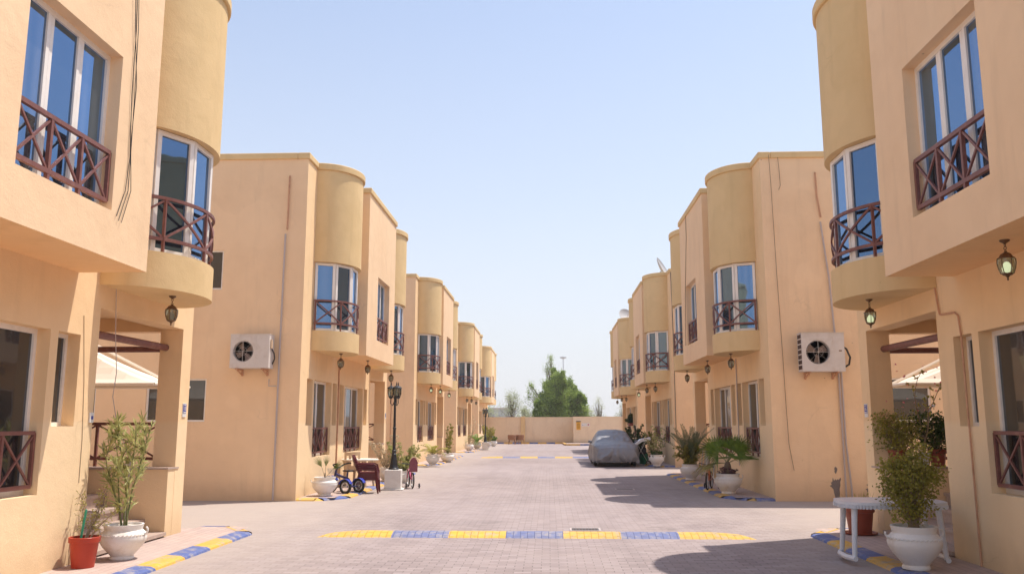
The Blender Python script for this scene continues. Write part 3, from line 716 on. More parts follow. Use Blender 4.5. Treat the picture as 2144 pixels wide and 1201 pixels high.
# ------------------------------------------------------------------ potted plants
def potted(name, label, loc, group=None, rot=0.): return thing(name, label, 'potted plant', loc, rot, group)
ZP = .054
t = potted('potted_plant', 'red plastic pot with a sparse thorny shrub and green wrapped stake', (-5.2, 9.62, ZP))
z = round_pot(t, .155, .33, 'redpot')
shrub(t, z, .62, .26, 5, (.022, .014), 'yelleaf', 'drystem', 1.3, 7, .6, .05, lean=(.15, .1), lo=.2)
b = MB(); b.bar((-.03, -.03, z), (.02, -.05, z + .33), .018, .018); b.build('stake', M['greentape'], t)
t = potted('potted_plant', 'big white urn of oleander beside the near left steps', (-5.06, 10.22, ZP)); z = urn_pot(t, .265, .40)
oleander(t, z, 1.40, .60, 5, dens=.85, L=.15, w=.022)
b = MB(); b.tube([(0, 0, z), (.02, .01, z + .75)], .012, 6); b.ring((.0, 0, z + .72), .05, .006, (0, 0, 1), 14, 5); b.build('support_stake', M['pipe'], t)

t = potted('potted_plant', 'white urn with three young fan palm leaves at the second left villa corner', (-5.02, 19.25, ZP)); z = urn_pot(t, .285, .41)
lf = LF(); st = MB()
for dx, dz, L in ((-.7, 1.3, .36), (.05, 1.15, .30), (.85, .75, .36)):
    pts, dd = wander((0, 0, z), Vector((dx * .8, .1, dz)), .26, 5, .03, 0); st.tube(pts, [.006, .005, .0045, .004, .004, .004], 5); fan_leaf(lf, pts[-1], Vector((dx, .1, dz * .8)), L, 9, 24, .25, up=Vector((.1, -1, .3)))
st.tube([(0, 0, z), (0, 0, z + .12)], [.022, .012], 7); st.build('stem', M['bark'], t); lf.build('foliage', M['fanpalm'], t)
t = potted('potted_plant', 'pot of pale dry flowering shrub behind the near lamp base', (-4.62, 24.4, ZP)); z = urn_pot(t, .24, .36); shrub(t, z, .95, .42, 8, (.05, .03), 'dryflower', 'drystem', 1., 10, .4)
t = potted('potted_plant', 'pot of loose green leafy shrub right of the near lamp post', (-4.12, 24.2, ZP - .07)); z = urn_pot(t, .24, .36); shrub(t, z, .95, .55, 9, (.07, .032), 'oleander', 'stem', 1.1, 9, .42)
t = potted('potted_plant', 'white urn of bushy yellow green palm at the third left villa', (-4.56, 33.7, ZP)); z = urn_pot(t, .27, .42)
lf = LF(); st = MB()
for i in range(15): a = i * 2.4; frond(lf, st, (0, 0, z), Vector((math.cos(a), math.sin(a), random.uniform(.7, 2.2))), random.uniform(.6, .9), .12, 24, .17, .026)
st.build('stem', M['drystem'], t); lf.build('foliage', M['yelleaf'], t)
t = potted('potted_plant', 'white bowl pot with one tall slim green shrub, third left villa', (-4.42, 37.4, ZP - .07)); z = urn_pot(t, .31, .40); shrub(t, z, 1.35, .28, 5, (.07, .035), 'ficus', 'stem', 1.1, 10, .5, lean=(.06, 0))
t = potted('potted_plant', 'white urn with a bare flowering twig, fourth left villa', (-4.86, 52.2, ZP)); z = urn_pot(t, .3, .42); shrub(t, z, 1.75, .22, 4, (.05, .035), 'dryflower', 'drystem', .9, 8, .6)
t = potted('potted_plant', 'white urn with a dense small green palm, fourth left villa', (-4.72, 56.3, ZP)); z = urn_pot(t, .3, .42)
lf = LF(); st = MB()
for i in range(22): a = i * 2.4; frond(lf, st, (0, 0, z), Vector((math.cos(a), math.sin(a), random.uniform(.5, 2.6))), random.uniform(.7, 1.1), .14, 20, .2, .035)
st.build('stem', M['drystem'], t); lf.build('foliage', M['fanpalm'], t)
t = potted('potted_plant', 'white urn of yellowish bush just past the far lamp', (-4.5, 62.6, ZP - .07)); z = urn_pot(t, .3, .42); shrub(t, z, 1.25, .8, 12, (.09, .05), 'yelleaf', 'drystem', 1.2, 9, .4)
t = potted('potted_plant', 'small white urn of low greenery nearest the blue bin', (-4.15, 64.3, 0)); z = urn_pot(t, .26, .42); shrub(t, z, .35, .4, 8, (.08, .04), 'fanpalm', 'stem', 1, 8, .4)

random.seed(21)
# right side
t = potted('potted_plant', 'large white urn of leafy ficus in front of the white table', (4.03, 9.92, ZP)); z = urn_pot(t, .285, .46)
bush(t, [(-.03, 0, .72, .27, .26), (.0, 0, .98, .30, .22), (-.14, 0, 1.02, .22, .18), (.06, 0, 1.2, .17, .17), (.2, 0, .95, .16, .2)], 190, 22, (.046, .031), 'ficus', z0=z, seed=11, jit=.046)
t = potted('potted_plant', 'terracotta pot with thin grassy sprigs behind the white table', (4.5, 12.95, ZP)); z = round_pot(t, .2, .38, 'terra')
b = MB(); b.lathe([(.17, -.0), (.235, .012), (.24, .03), (.22, .03), (.2, .015), (0, .014)], n=28); b.build('saucer', M['terra'], t)
lf = LF()
for i in range(110):
    a = random.random() * 6.28; r_ = random.random() * .15; lf.leaf(Vector((math.cos(a) * r_, math.sin(a) * r_, z)), Vector((math.cos(a) * .6 - .15, math.sin(a) * .6, random.uniform(.5, 1.4))), random.uniform(.1, .32), .009)
lf.build('foliage', M['ficus'], t)
t = potted('potted_plant', 'white urn with a fan palm and purple succulents, second right villa', (4.12, 20.3, ZP)); z = urn_pot(t, .315, .45, 'urn')
b = MB(); b.lathe([(.085, z), (.095, z + .1), (.07, z + .24), (.04, z + .3)], n=12); b.build('trunk', M['bark'], t)
lf = LF(); st = MB(); dl = LF()
for i in range(17):
    a = i * 2.4 + .3; el = [1.9, 1.3, .9, .5, .15][i % 5]; d = Vector((math.cos(a), math.sin(a) * .8, el)); pl = random.uniform(.30, .46)
    pts, dd = wander((0, 0, z + .26), d, pl, 5, .02, .07); st.tube(pts, .006, 5)
    tgt = dl if el < .2 else lf; fan_leaf(tgt, pts[-1], (dd + Vector((0, 0, -.12))), random.uniform(.42, .52), 20, 95 if el > .2 else 55, .2 if el > .4 else .9, up=Vector((random.uniform(-.4, .4), -1, .35)) if el > .4 and i % 5 != 3 else None)
st.build('stem', M['stem'], t); lf.build('foliage', M['fanpalm'], t); dl.build('dry_frond', M['drypalm'], t)
sc = LF()
for i in range(46):
    a = random.random() * 6.28; r_ = random.uniform(.06, .24); c0 = Vector((math.cos(a) * r_, math.sin(a) * r_, z + random.uniform(0, .16)))
    for q in range(14): sc.leaf(c0, rv() + Vector((0, 0, .7)), .055, .022)
sc.build('succulent', M['succ'], t)
t = potted('potted_plant', 'white urn of date palm fronds over a leafy shrub, left of the fan palm', (4.05, 25.2, ZP)); z = urn_pot(t, .29, .44)
lf = LF(); st = MB()
for i in range(26): a = i * 2.4; frond(lf, st, (0, 0, z + .05), Vector((math.cos(a), math.sin(a), random.uniform(1.2, 4.2))), random.uniform(.95, 1.3), .085, 32, .19, .016)
st.build('stem', M['stem'], t); lf.build('frond', M['datepalm'], t)
shrub(t, z, .62, .42, 12, (.07, .045), 'ficus', 'stem', 1.2, 9, .45, .1, lo=0)
t = potted('potted_plant', 'white urn with slim sprigs beside the third right villa corner', (4.1, 33.4, ZP)); z = urn_pot(t, .28, .43); shrub(t, z, 1.15, .42, 5, (.06, .035), 'oleander', 'drystem', .7, 8, .35, .1, lo=.3); lf = LF()
for i in range(160): lf.leaf(Vector((random.uniform(-.2, .2), random.uniform(-.2, .2), z + random.uniform(0, .12))), rv() + Vector((0, 0, .6)), .1, .05)
lf.build('ground_leaves', M['dgreen'], t)
t = potted('potted_plant', 'grey tub with a dark tall shrub right of the covered car', (3.85, 37.2, ZP - .07)); z = round_pot(t, .34, .48, 'pipe', False); shrub(t, z, 1.3, .6, 14, (.07, .045), 'dgreen', 'drystem', 1.2, 12, .4, .15)
t = potted('potted_plant', 'tall brownish shrub in a low pot right of the dark leafy tub', (4.3, 36.0, ZP)); z = round_pot(t, .2, .3, 'terra'); shrub(t, z, 1.15, .45, 9, (.06, .04), 'ficus', 'drystem', .9, 9, .4, .1)
# plants on the near right porch
def porch_plant(label, x, y, rr, h, hh, sp, mat, pot, n=12, leaf=(.05, .034)):
    t = potted('potted_plant', label, (x, y, 1.012)); z = round_pot(t, rr, h, pot); bush(t, [(0, 0, z + .16, .33, .2), (-.08, 0, z + .36, .26, .2), (.12, -.02, z + .34, .2, .16)], 110, 20, (.05, .034), mat, z0=z, seed=n); return t
porch_plant('red pot of dense shrub on the near right porch ledge, behind the ficus', 5.14, 13.04, .12, .24, .46, .46, 'ficus', 'terra', 24)
porch_plant('dark red pot of bushy shrub on the porch ledge, next to the wall end', 5.72, 13.04, .12, .25, .44, .42, 'dgreen', 'terra', 22)
t = potted('potted_plant', 'white pot of thin flowering bougainvillea reaching up on the near right porch', (5.5, 12.99, 1.012), None); z = round_pot(t, .09, .2, 'white')
shrub(t, z, 1.35, .55, 4, (.045, .035), 'yelleaf', 'drystem', .45, 9, .35, .05, lean=(-.05, 0), lo=.25)
lf = LF()
for i in range(26): lf.leaf(Vector((random.gauss(-.05, .25), random.gauss(0, .12), random.uniform(.8, 1.55))), rv(), .04, .035)
lf.build('blossoms', M['flower'], t)
t = thing('weed_tuft', 'small green weeds growing at the foot of the right gable wall', 'weeds', (7.0, 18.62, 0)); lf = LF()
for i in range(260): lf.leaf(Vector((random.gauss(0, .16), random.gauss(0, .07), random.uniform(0, .15))), rv(.5) + Vector((0, 0, 1)), .13, .018)
lf.build('foliage', M['ficus'], t); st = MB()
for i in range(12): st.tube([(random.gauss(0, .12), random.gauss(0, .04), 0), (random.gauss(0, .16), random.gauss(0, .05), .22)], .003, 4)
st.build('stem', M['stem'], t)
t = potted('window_plant', 'dark plant in a brown window box at the farthest right villa', (4.84, 51.6, 1.55)); b = MB(); b.box(-.12, .12, -.5, .5, 0, .16); b.build('pot', M['terra'], t); shrub(t, .14, .55, .6, 12, (.08, .05), 'dgreen', 'drystem', 1, 10, .4, .3, lo=0)
lf = None

# ------------------------------------------------------------------ trees behind the wall
def tree(name, label, x, y, h, w, nleaf, mat, lsize, trunk_h, gappy=.0, cones=None, cat='tree', zmin=.08):
    t = thing(name, label, cat, (x, y, -.04)); st = MB(); lf = LF()
    pts, dd = wander((0, 0, 0), (0, 0, 1), h * .8, 8, .05); st.tube(pts, [.022 * h * (1 - .8 * j / 8) for j in range(9)], 8)
    cones = cones or [(0, 0, h, w)]
    clumps = []
    for (cx, cy, ch, cw) in cones:
        n = int(190 * cw / w * (1 if not gappy else .5)) + 14
        for i in range(n):
            if mno.noise(Vector((cx + i * .013, cy, i * .37))) < -.22: continue
            u = random.random() ** .8 * (1 - zmin) + zmin; rad = cw * .5 * (1 - u ** 1.6) ** .62 * (.75 + .35 * random.random()) * (.5 + .5 * min(1, u / .22)); a = random.random() * 6.28; rr = rad * random.random() ** .45
            c = Vector((cx + math.cos(a) * rr, cy + math.sin(a) * rr, ch * u)); clumps.append((c, cw * random.uniform(.06, .15) * (1.1 - .45 * u)))
    for c, r_ in clumps:
        b0 = pts[min(8, max(1, int(c.z / h * 8 * .7)))]; mid = b0.lerp(c, .5) + rv(.1); st.tube([b0, mid, c], [.006 * h, .004 * h, .0015 * h], 5)
    per = max(6, nleaf // len(clumps))
    for c, r_ in clumps:
        for q in range(per):
            o = rv(.62) * r_; o.z *= 1.3
            lf.leaf(c + o, o.normalized() + rv(.6) + Vector((0, 0, .3)), lsize * random.uniform(.6, 1.3), lsize * .55)
    st.build('trunk', M['bark'], t); lf.build('crown', M[mat], t); return t
tree('street_tree', 'large bushy dark green tree rising behind the end wall', 1.0, 92, 7.9, 6.8, 60000, 'treeleaf', .17, 1, 0, [(0, 0, 6.9, 4.6), (-1.2, .4, 6.0, 3.0), (1.2, .3, 6.3, 3.0), (-2.1, -.5, 4.3, 2.2), (2.4, -.4, 4.9, 2.6), (-.5, 1.2, 7.7, 1.8), (.5, -.8, 7.3, 1.6), (1.9, 1., 5.7, 1.6)])
tree('street_tree', 'sparse tall thin-leaved tree just behind the big green one', .15, 97, 9.3, 5.2, 6500, 'treeleaf', .13, 1, .5, [(0, 0, 9.3, 3.4), (-2.2, 0, 6.2, 3.0), (2.9, 0, 5.6, 3.2)])
tree('street_tree', 'pale wispy tree left of the big green tree', -4.1, 95, 5.3, 4.2, 3400, 'paletree', .13, 1, .4)
tree('street_tree', 'thin see-through tree right of the big green tree', 5.5, 97, 4.6, 3.4, 900, 'paletree', .12, 1, .6)
tree('street_tree', 'grey scrubby tree close to the last right villa', 8.3, 99, 4.0, 2.8, 900, 'paletree', .12, 1, .6)
for i, (x, h, w_, lab) in enumerate(((-6.3, 3.4, 3.6, 'low grey scrub behind the wall by the far left villa'), (-2.6, 3.3, 3.2, 'low olive scrub between the wispy tree and the green tree'), (4.1, 3.2, 2.8, 'low scrub behind the wall above the small signs'))):
    tree('scrub_bush', lab, x, 90 + i, h, w_, 1700, 'paletree', .14, 1, .2, cat='bush')
# light mast and far building
t = thing('light_mast', 'tall slim highway light mast far behind the trees', 'light mast', (4.2, 250, 0)); b = MB(); b.tube([(0, 0, 0), (0, 0, 21)], [.22, .1], 8); b.build('pole', M['steel'], t)
b = MB(); b.lathe([(.3, 20.6), (.95, 20.85), (1.0, 21.1), (.2, 21.35), (0, 21.4)], n=14); b.build('lamp_head', M['steel'], t)
t = thing('flat_building', 'low grey flat-roofed building far behind the left scrub', 'building', (-14, 170, 0)); b = MB(); b.box(-9, 7, 0, 10, 0, 4.6); b.build('wall', M['greywall'], t); b = MB(); b.box(-9.2, 7.2, -.2, 10.2, 4.6, 4.9); b.build('roof', M['pipe'], t)
b = MB()
for i in range(7): b.box(-8 + i * 2.1, -7 + i * 2.1, -.04, -.005, 1.6, 3.0)
b.build('window', M['glassdark'], t)

# ------------------------------------------------------------------ street details
def bump(x0, x1, y, label, group='painted speed bumps'):
    t = thing('speed_bump', label, 'speed bump', ((x0 + x1) / 2, y, 0), 0, group); b = MB(); n = 8; L = x1 - x0; hw = .26
    prof = [(-hw, .0), (-hw + .04, .022), (-.07, .062), (.07, .062), (hw - .04, .022), (hw, 0)]
    xs = [-L / 2 + L * i / n for i in range(n + 1)]
    for i in range(n):
        b.cur = (i + (0 if n % 2 else 0)) % 2
        if i == n - 1: b.cur = 1
    cols = [1, 0, 1, 0, 1, 0, 1] ; m = 7; w7 = L / (m + .6); xs = [-L / 2 + w7 * .3 + w7 * i for i in range(m + 1)]; xs[0] = -L / 2; xs[-1] = L / 2
    for i in range(m):
        b.cur = cols[i]
        def row(x, k): return [(x, p, (q * k)) for p, q in prof]
        if i == 0: r0 = [(xs[0] + (.0 if abs(p) < .1 else .0) + .38 * (p + hw) , p * .9, 0) for p, q in prof]; r0 = [(xs[0], -hw, 0)] * 2 + [(xs[0] + .12, -.1, .03), (xs[0] + .2, .05, .035), (xs[0] + .3, hw - .04, .015), (xs[0] + .34, hw, 0)]; rm = row(xs[0] + .55, 1); r1 = row(xs[1], 1); rows = [r0, rm, r1]
        elif i == m - 1: r1 = [(xs[-1], -hw, 0)] * 2 + [(xs[-1] - .12, -.1, .03), (xs[-1] - .2, .05, .035), (xs[-1] - .3, hw - .04, .015), (xs[-1] - .34, hw, 0)]; rows = [row(xs[i], 1), row(xs[-1] - .55, 1), r1]
        else: rows = [row(xs[i], 1), row(xs[i + 1], 1)]
        for a_, c_ in zip(rows, rows[1:]): b.add(a_ + c_, [(j, j + 6, j + 7, j + 1) for j in range(5)])
    b.build('bump_surface', [M['bblue'], M['byellow']], t)
bump(-3.4, 2.95, 12.95, 'near yellow and blue painted brick speed bump across the street')
bump(-3.4, 3.1, 42.6, 'far yellow and blue speed bump, partly behind the covered car')
for (x, y, lab) in ((.55, 13.75, 'rectangular drain grate just beyond the near speed bump'), (1.9, 22.2, 'drain grate in the shade of the second right villa')):
    t = thing('drain_grate', lab, 'drain', (x, y, 0), 0); b = MB(); b.box(-.21, .21, -.14, .14, -.02, .004); b.build('pit', M['acblack'], t)
    b = MB(); b.box(-.24, .24, -.17, -.14, -.02, .008); b.box(-.24, .24, .14, .17, -.02, .008); b.box(-.24, -.21, -.14, .14, -.02, .008); b.box(.21, .24, -.14, .14, -.02, .008); b.build('frame', M['pipe'], t)
    b = MB()
    for i in range(9): b.box(-.2 + i * .048, -.18 + i * .048, -.14, .14, -.01, .007)
    b.build('grating', M['grate'], t)
for i, (x, r_, h, lab) in enumerate(((6.15, 0, .09, 'brown brick lying at the gable foot, leftmost of the pieces'), (6.62, .3, .08, 'brick piece beside the two grey pipes'), (6.85, -.2, .13, 'broken brick lump right of the two grey pipes'))):
    b = MB(); b.box(-.11, .11, -.06, .06, 0, h); o = b.build('loose_brick', M['brick'], None, loc=(x, 18.66, 0), rot=r_, bevel=.012); tag(o, lab, 'brick', 'loose bricks at the right gable')

# ------------------------------------------------------------------ lamps
def lantern(label, loc, lit):
    t = thing('hanging_lantern', label, 'lantern', loc, random.random(), 'wall lanterns hanging under the bays'); t.scale = (.84,) * 3
    b = MB(); b.lathe([(.0, 0.), (.055, -.002), (.05, -.02), (.018, -.04), (.012, -.05)][::-1], n=12); b.build('ceiling_rose', M['brass'], t, smooth=True)
    b = MB(); z = -.045
    for i in range(3): b.ring((0, 0, z - .018 - i * .032), .016, .0045, (1, 0, 0) if i % 2 else (0, 1, 0), 12, 5)
    b.build('chain', M['brass'], t)
    b = MB(); b.lathe([(.012, -.13), (.02, -.145), (.055, -.165), (.075, -.2), (.098, -.215), (.098, -.222), (.0, -.222)][::-1], n=8); b.build('cap', M['brass'], t)
    b = MB(); b.lathe([(.06, -.39), (.082, -.33), (.092, -.27), (.09, -.224)], n=16); b.build('glass', M['lglass'], t, smooth=True)
    b = MB()
    for i in range(6):
        a = i * math.pi / 3; b.tube([(math.cos(a) * r_, math.sin(a) * r_, z_) for r_, z_ in ((.063, -.392), (.085, -.33), (.095, -.27), (.093, -.222))], .0055, 5)
    b.lathe([(.0, -.47), (.008, -.465), (.012, -.45), (.007, -.44), (.014, -.43), (.03, -.41), (.05, -.405), (.065, -.39), (.0, -.388)], n=8); b.build('cage', M['brass'], t)
    b = MB(); b.lathe([(0, -.375), (.03, -.36), (.036, -.32), (.03, -.29), (.015, -.26), (.0, -.255)], n=12); b.build('bulb', M['bulb' if lit else 'bulboff'], t, smooth=True)
under = ['under the near bay', 'under the boxed room', 'under the far bay']
for side, ys, nm in (('L', LY, ['first', 'second', 'third', 'fourth', 'fifth']), ('R', RY, ['first', 'second', 'third', 'fourth'])):
    for i, y in enumerate(ys):
        for k, (s_, zz) in enumerate(((1.7, 3.3), (4.75, 3.36), (8.25, 3.3))):
            if (side == 'L' and i == 0 and k < 2) or (side == 'R' and i == 0 and k == 0) or (side == 'L' and i == 4): continue
            x = (XL + .47) if side == 'L' else (RX[i] - .47)
            lit = (side == 'R' and (i == 0 or (i == 2 and k == 2))) or (side == 'L' and i == 2)
            lantern('%s lantern %s of the %s %s villa' % ('lit bronze' if lit else 'unlit bronze', under[k], nm[i], 'left' if side == 'L' else 'right'), (x, y + s_, zz), lit)
def street_lamp(label, x, y):
    t = thing('street_lamp', label, 'street lamp', (x, y, 0), .5, 'black lamp posts on white blocks')
    b = MB(); b.box(-.26, .26, -.26, .26, 0, .035); b.box(-.205, .205, -.205, .205, .035, .50); b.build('plinth', M['concrete'], t, bevel=.012, rot=-.42)
    b = MB(); b.lathe([(.13, .5), (.13, .53), (.11, .55), (.1, .62), (.075, .78), (.06, .86), (.065, .88), (.05, .9), (.055, .95), (.06, .97), (.042, .99), (.04, 1.0), (.036, 1.5), (.045, 1.51), (.045, 1.54), (.033, 1.55), (.028, 2.1), (.04, 2.11), (.045, 2.16), (.03, 2.2), (.03, 2.26), (.05, 2.3), (.02, 2.36), (0, 2.37)], n=14); b.build('post', M['black'], t, smooth=True)
    for k in range(3):
        a = k * 2.0944 + .5; ca, sa = math.cos(a), math.sin(a); hd = bpy.data.objects.new('lantern_head', None); SC.collection.objects.link(hd); hd.parent = t
        c = (ca * .11, sa * .11); b = MB()
        b.tube([(ca * .02, sa * .02, 2.18), (ca * .07, sa * .07, 2.10), (ca * .12, sa * .12, 2.16), (c[0], c[1], 2.28)], .012, 6)
        b.lathe([(.03, 2.27), (.055, 2.3), (.06, 2.33)], (c[0], c[1], 0), 8)
        for q in range(6):
            e = q * math.pi / 3; b.tube([(c[0] + math.cos(e) * r_, c[1] + math.sin(e) * r_, z_) for r_, z_ in ((.055, 2.32), (.082, 2.4), (.085, 2.47), (.08, 2.53))], .006, 5)
        b.lathe([(.0, 2.525), (.105, 2.525), (.1, 2.54), (.07, 2.575), (.02, 2.6), (.012, 2.62), (.018, 2.64), (.005, 2.69), (0, 2.70)], (c[0], c[1], 0), 8)
        o = b.build('lantern_cage', M['black'], t); bpy.data.objects.remove(hd)
        b = MB(); b.lathe([(.05, 2.33), (.076, 2.4), (.079, 2.47), (.075, 2.522)], (c[0], c[1], 0), 14); b.build('lantern_glass', M['lglass'], o, smooth=True)
street_lamp('black lamp post with three lanterns on a white block, near the tricycle', -3.93, 21.75)
street_lamp('distant black lamp post on a white block by the farthest left villa', -4.1, 55.2)

# ------------------------------------------------------------------ air conditioners, pipes and cables on the gables
def aircon(label, x0, x1, z0, z1, y, style):
    t = thing('air_conditioner', label, 'air conditioner', ((x0 + x1) / 2, y, z0)); w = x1 - x0; h = z1 - z0; D = .32; b = MB()
    f = -D - .1; fx, fz, fr = (-w * .17 if style == 0 else -w * .12), h * .5, h * .31
    # casing with a round opening in front
    hw = w / 2; n = 40; circ = [(fx + fr * math.cos(2 * math.pi * i / n), fz + fr * math.sin(2 * math.pi * i / n)) for i in range(n)]
    sq = []
    for i in range(n):
        a = 2 * math.pi * i / n; cx, cz = math.cos(a), math.sin(a); k = (fr * 1.13) / max(abs(cx), abs(cz)); sq.append((fx + cx * k, fz + cz * k))
    def P(l, y_): return [(p[0], y_, p[1]) for p in l]
    base = len(b.v); b.add(P(circ, f + .008) + P(sq, f), [(i, n + i, n + (i + 1) % n, (i + 1) % n)[::-1] for i in range(n)])
    b.add(P(circ, f + .008) + P(circ, f + .16), [(i, (i + 1) % n, n + (i + 1) % n, n + i)[::-1] for i in range(n)])
    s0, s1, q0, q1 = fx - fr * 1.13, fx + fr * 1.13, fz - fr * 1.13, fz + fr * 1.13
    for (a0, a1, c0, c1) in ((-hw, s0, 0, h), (s1, hw, 0, h), (s0, s1, 0, q0), (s0, s1, q1, h)): b.quad((a0, f, c0), (a1, f, c0), (a1, f, c1), (a0, f, c1))
    b.quad((-hw, f, h), (hw, f, h), (hw, -.1, h), (-hw, -.1, h)); b.quad((-hw, -.1, 0), (hw, -.1, 0), (hw, f, 0), (-hw, f, 0))
    b.quad((-hw, -.1, 0), (-hw, f, 0), (-hw, f, h), (-hw, -.1, h)); b.quad((hw, f, 0), (hw, -.1, 0), (hw, -.1, h), (hw, f, h)); b.quad((hw, -.1, 0), (-hw, -.1, 0), (-hw, -.1, h), (hw, -.1, h))
    b.box(-hw - .008, hw + .008, f - .008, -.095, h + .0005, h + .014)
    xs = s1 + .03; b.box(xs, xs + .006, f - .004, f - .0005, .01, h - .01)
    b.build('casing', M['acwhite'], t)
    b = MB(); b.lathe([(fr, 0), (0, .001)], n=28); b.v = [(fx + x, f + .15, fz + y_) for x, y_, z_ in b.v]; b.build('cavity', M['acblack'], t)
    b = MB(); nb = 4 if style == 0 else 3
    for k in range(nb):
        a = k * 2 * math.pi / nb + .4; pts = []
        for rr, da, dy in ((.15, -.35, .0), (.9, -.25, -.02), (.92, .42, .04), (.5, .62, .05), (.16, .45, .02)): pts.append((fx + math.cos(a + da) * fr * rr, f + .1 + dy, fz + math.sin(a + da) * fr * rr))
        b.add(pts, [(0, 1, 2, 3, 4)])
    b.build('fan', M['acfan'], t)
    b = MB()
    b.bar((fx - fr, f - .006, fz), (fx + fr, f - .006, fz), .006); b.bar((fx, f - .008, fz - fr), (fx, f - .008, fz + fr), .006)
    for k in range(2): b.ring((fx, f - .003, fz), fr * (.4 + .55 * k), .002, (0, 1, 0), 28, 4)
    for k in range(2): a = k * math.pi / 2 + .78; b.bar((fx - math.cos(a) * fr, f - .004, fz - math.sin(a) * fr), (fx + math.cos(a) * fr, f - .004, fz + math.sin(a) * fr), .0022)
    b.build('fan_guard', M['acwhite'], t)
    b = MB()
    if style == 1:
        for k in range(7): b.box(-hw - .003, -hw - .0005, f + .04, -.13, .05 + k * h * .135, .05 + k * h * .135 + h * .1)
        b.build('side_grille', M['acblack'], t); b = MB(); b.box(hw - .12, hw - .06, f - .004, f - .0005, h * .52, h * .55); b.build('nameplate', M['brass'], t)
    else: b.box(hw, hw + .035, f + .06, f + .15, h * .6, h * .85); b.build('switch_box', M['beige'], t)
    for sx in (-.33, .33):
        b = MB(); x = sx * w; b.box(x - .02, x + .02, f + .0, -.003, -.035, -.004); b.box(x - .02, x + .02, -.035, -.003, -.15, -.035); b.bar((x, f + .08, -.035), (x, -.02, -.13), .025, .02, up=(1, 0, 0)); b.build('bracket', M['rustpipe'], t)
    b = MB()
    if style == 1: b.tube([(hw - .01, -.25, h * .68), (hw + .1, -.24, h * .6), (hw + .185, -.2, h * .38), (hw + .17, -.15, h * .2), (hw + .08, -.1, h * .12), (hw - .01, -.08, h * .13)], .022, 8)
    else: b.tube([(hw + .0, -.25, h * .6), (hw + .05, -.22, h * .45), (hw + .06, -.2, h * .3), (hw + .02, -.18, h * .18), (hw - .01, -.16, h * .12)], .014, 8)
    b.build('hose', M['cable'], t, smooth=True)
aircon('grey white air conditioner on the second left villa gable', -6.88, -6.03, 2.82, 3.54, 18.5, 0)
aircon('cream air conditioner with a curved hose on the second right villa gable', 5.43, 6.33, 2.74, 3.56, 18.9, 1)
def cable(name, label, cat, pts, r, mat, group=None):
    o = MB(); o.tube(pts, r, 6); return tag(o.build(name, M[mat], None, smooth=True), label, cat, group)
g = 'pipes running up the villa walls'
cable('wall_pipe', 'rusty upper conduit above the left air conditioner', 'pipe', [(-5.86, 18.47, 7.2), (-5.865, 18.47, 6.2), (-5.87, 18.47, 5.95)], .018, 'rustpipe', g)
cable('wall_pipe', 'grey plastic drain pipe passing behind the left air conditioner', 'pipe', [(-5.9, 18.46, 5.85), (-5.92, 18.46, 3.2), (-5.93, 18.46, .02)], .02, 'pipe', g)
cable('wall_pipe', 'short looped drain pipe under the left air conditioner', 'pipe', [(-6.12, 18.44, 2.6), (-6.12, 18.44, 2.45), (-5.95, 18.44, 2.45)], .012, 'pipe', g)
cable('wall_pipe', 'rusty upper conduit above the right air conditioner', 'pipe', [(6.05, 18.87, 7.25), (6.06, 18.87, 6.7), (6.12, 18.87, 6.2)], .018, 'rustpipe', g)
cable('wall_pipe', 'grey pipe from mid gable down to the right air conditioner', 'pipe', [(6.1, 18.86, 6.1), (6.22, 18.86, 4.8), (6.27, 18.86, 3.6)], .019, 'pipe', g)
cable('wall_pipe', 'left one of two pipes below the right air conditioner', 'pipe', [(6.3, 18.86, 2.8), (6.31, 18.86, 1.2), (6.31, 18.86, .02)], .019, 'pipe', g)
cable('wall_pipe', 'right one of two pipes below the right air conditioner', 'pipe', [(6.36, 18.86, 2.75), (6.37, 18.86, 1.2), (6.43, 18.86, .3), (6.43, 18.86, .02)], .019, 'pipe', g)
cable('wall_pipe', 'brown pipe bending beside the nearest right window', 'pipe', [(4.81, 10.72, 3.5), (4.81, 10.62, 3.0), (4.81, 10.6, 2.95), (4.81, 10.22, 2.93), (4.81, 10.14, 2.88), (4.81, 10.1, 2.6), (4.81, 10.08, .06)], .011, 'rustpipe', g)
cable('wall_pipe', 'red brown pipe between the windows of the second left villa', 'pipe', [(XL + .02, 21.9, 3.28), (XL + .02, 21.9, 1.8), (XL + .02, 21.87, .1)], .02, 'rustpipe', g)
cable('wall_pipe', 'thin grey pipe below the near lantern of the second right villa', 'pipe', [(4.81, 22.15, 3.28), (4.81, 22.15, 1.6), (4.81, 22.2, .6)], .014, 'pipe', g)
cable('wall_pipe', 'thin dark pipe on the third left villa gable', 'pipe', [(-6.35, 34.27, 4.6), (-6.35, 34.27, 2.2), (-6.37, 34.27, .1)], .016, 'rustpipe', g)
g = 'cables hanging on the walls'
cable('hanging_cable', 'long black cable hanging down the second right villa gable', 'cable', [(5.02, 18.83, 7.66), (5.05, 18.87, 7.0), (5.08, 18.87, 5.0), (5.12, 18.87, 3.2), (5.14, 18.87, 2.0), (5.16, 18.87, 1.2), (5.24, 18.87, .65)], .0055, 'cablegrey', g)
cable('hanging_cable', 'short thin cable end near the top of the right gable', 'cable', [(5.22, 18.83, 7.6), (5.25, 18.87, 7.3), (5.26, 18.87, 6.95), (5.22, 18.87, 6.85)], .006, 'cablegrey', g)
cable('hanging_cable', 'thin cable down the boxed room of the second right villa', 'cable', [(4.0, 24.3, 7.66), (4.02, 24.4, 7.0), (4.02, 24.9, 5.4), (4.02, 25.1, 3.9)], .008, 'cablegrey', g)
cable('hanging_cable', 'thin cable running down the third right villa gable edge', 'cable', [(4.87, 33.57, 7.6), (4.9, 33.57, 5.0), (4.9, 33.57, 1.2)], .012, 'cable', g)
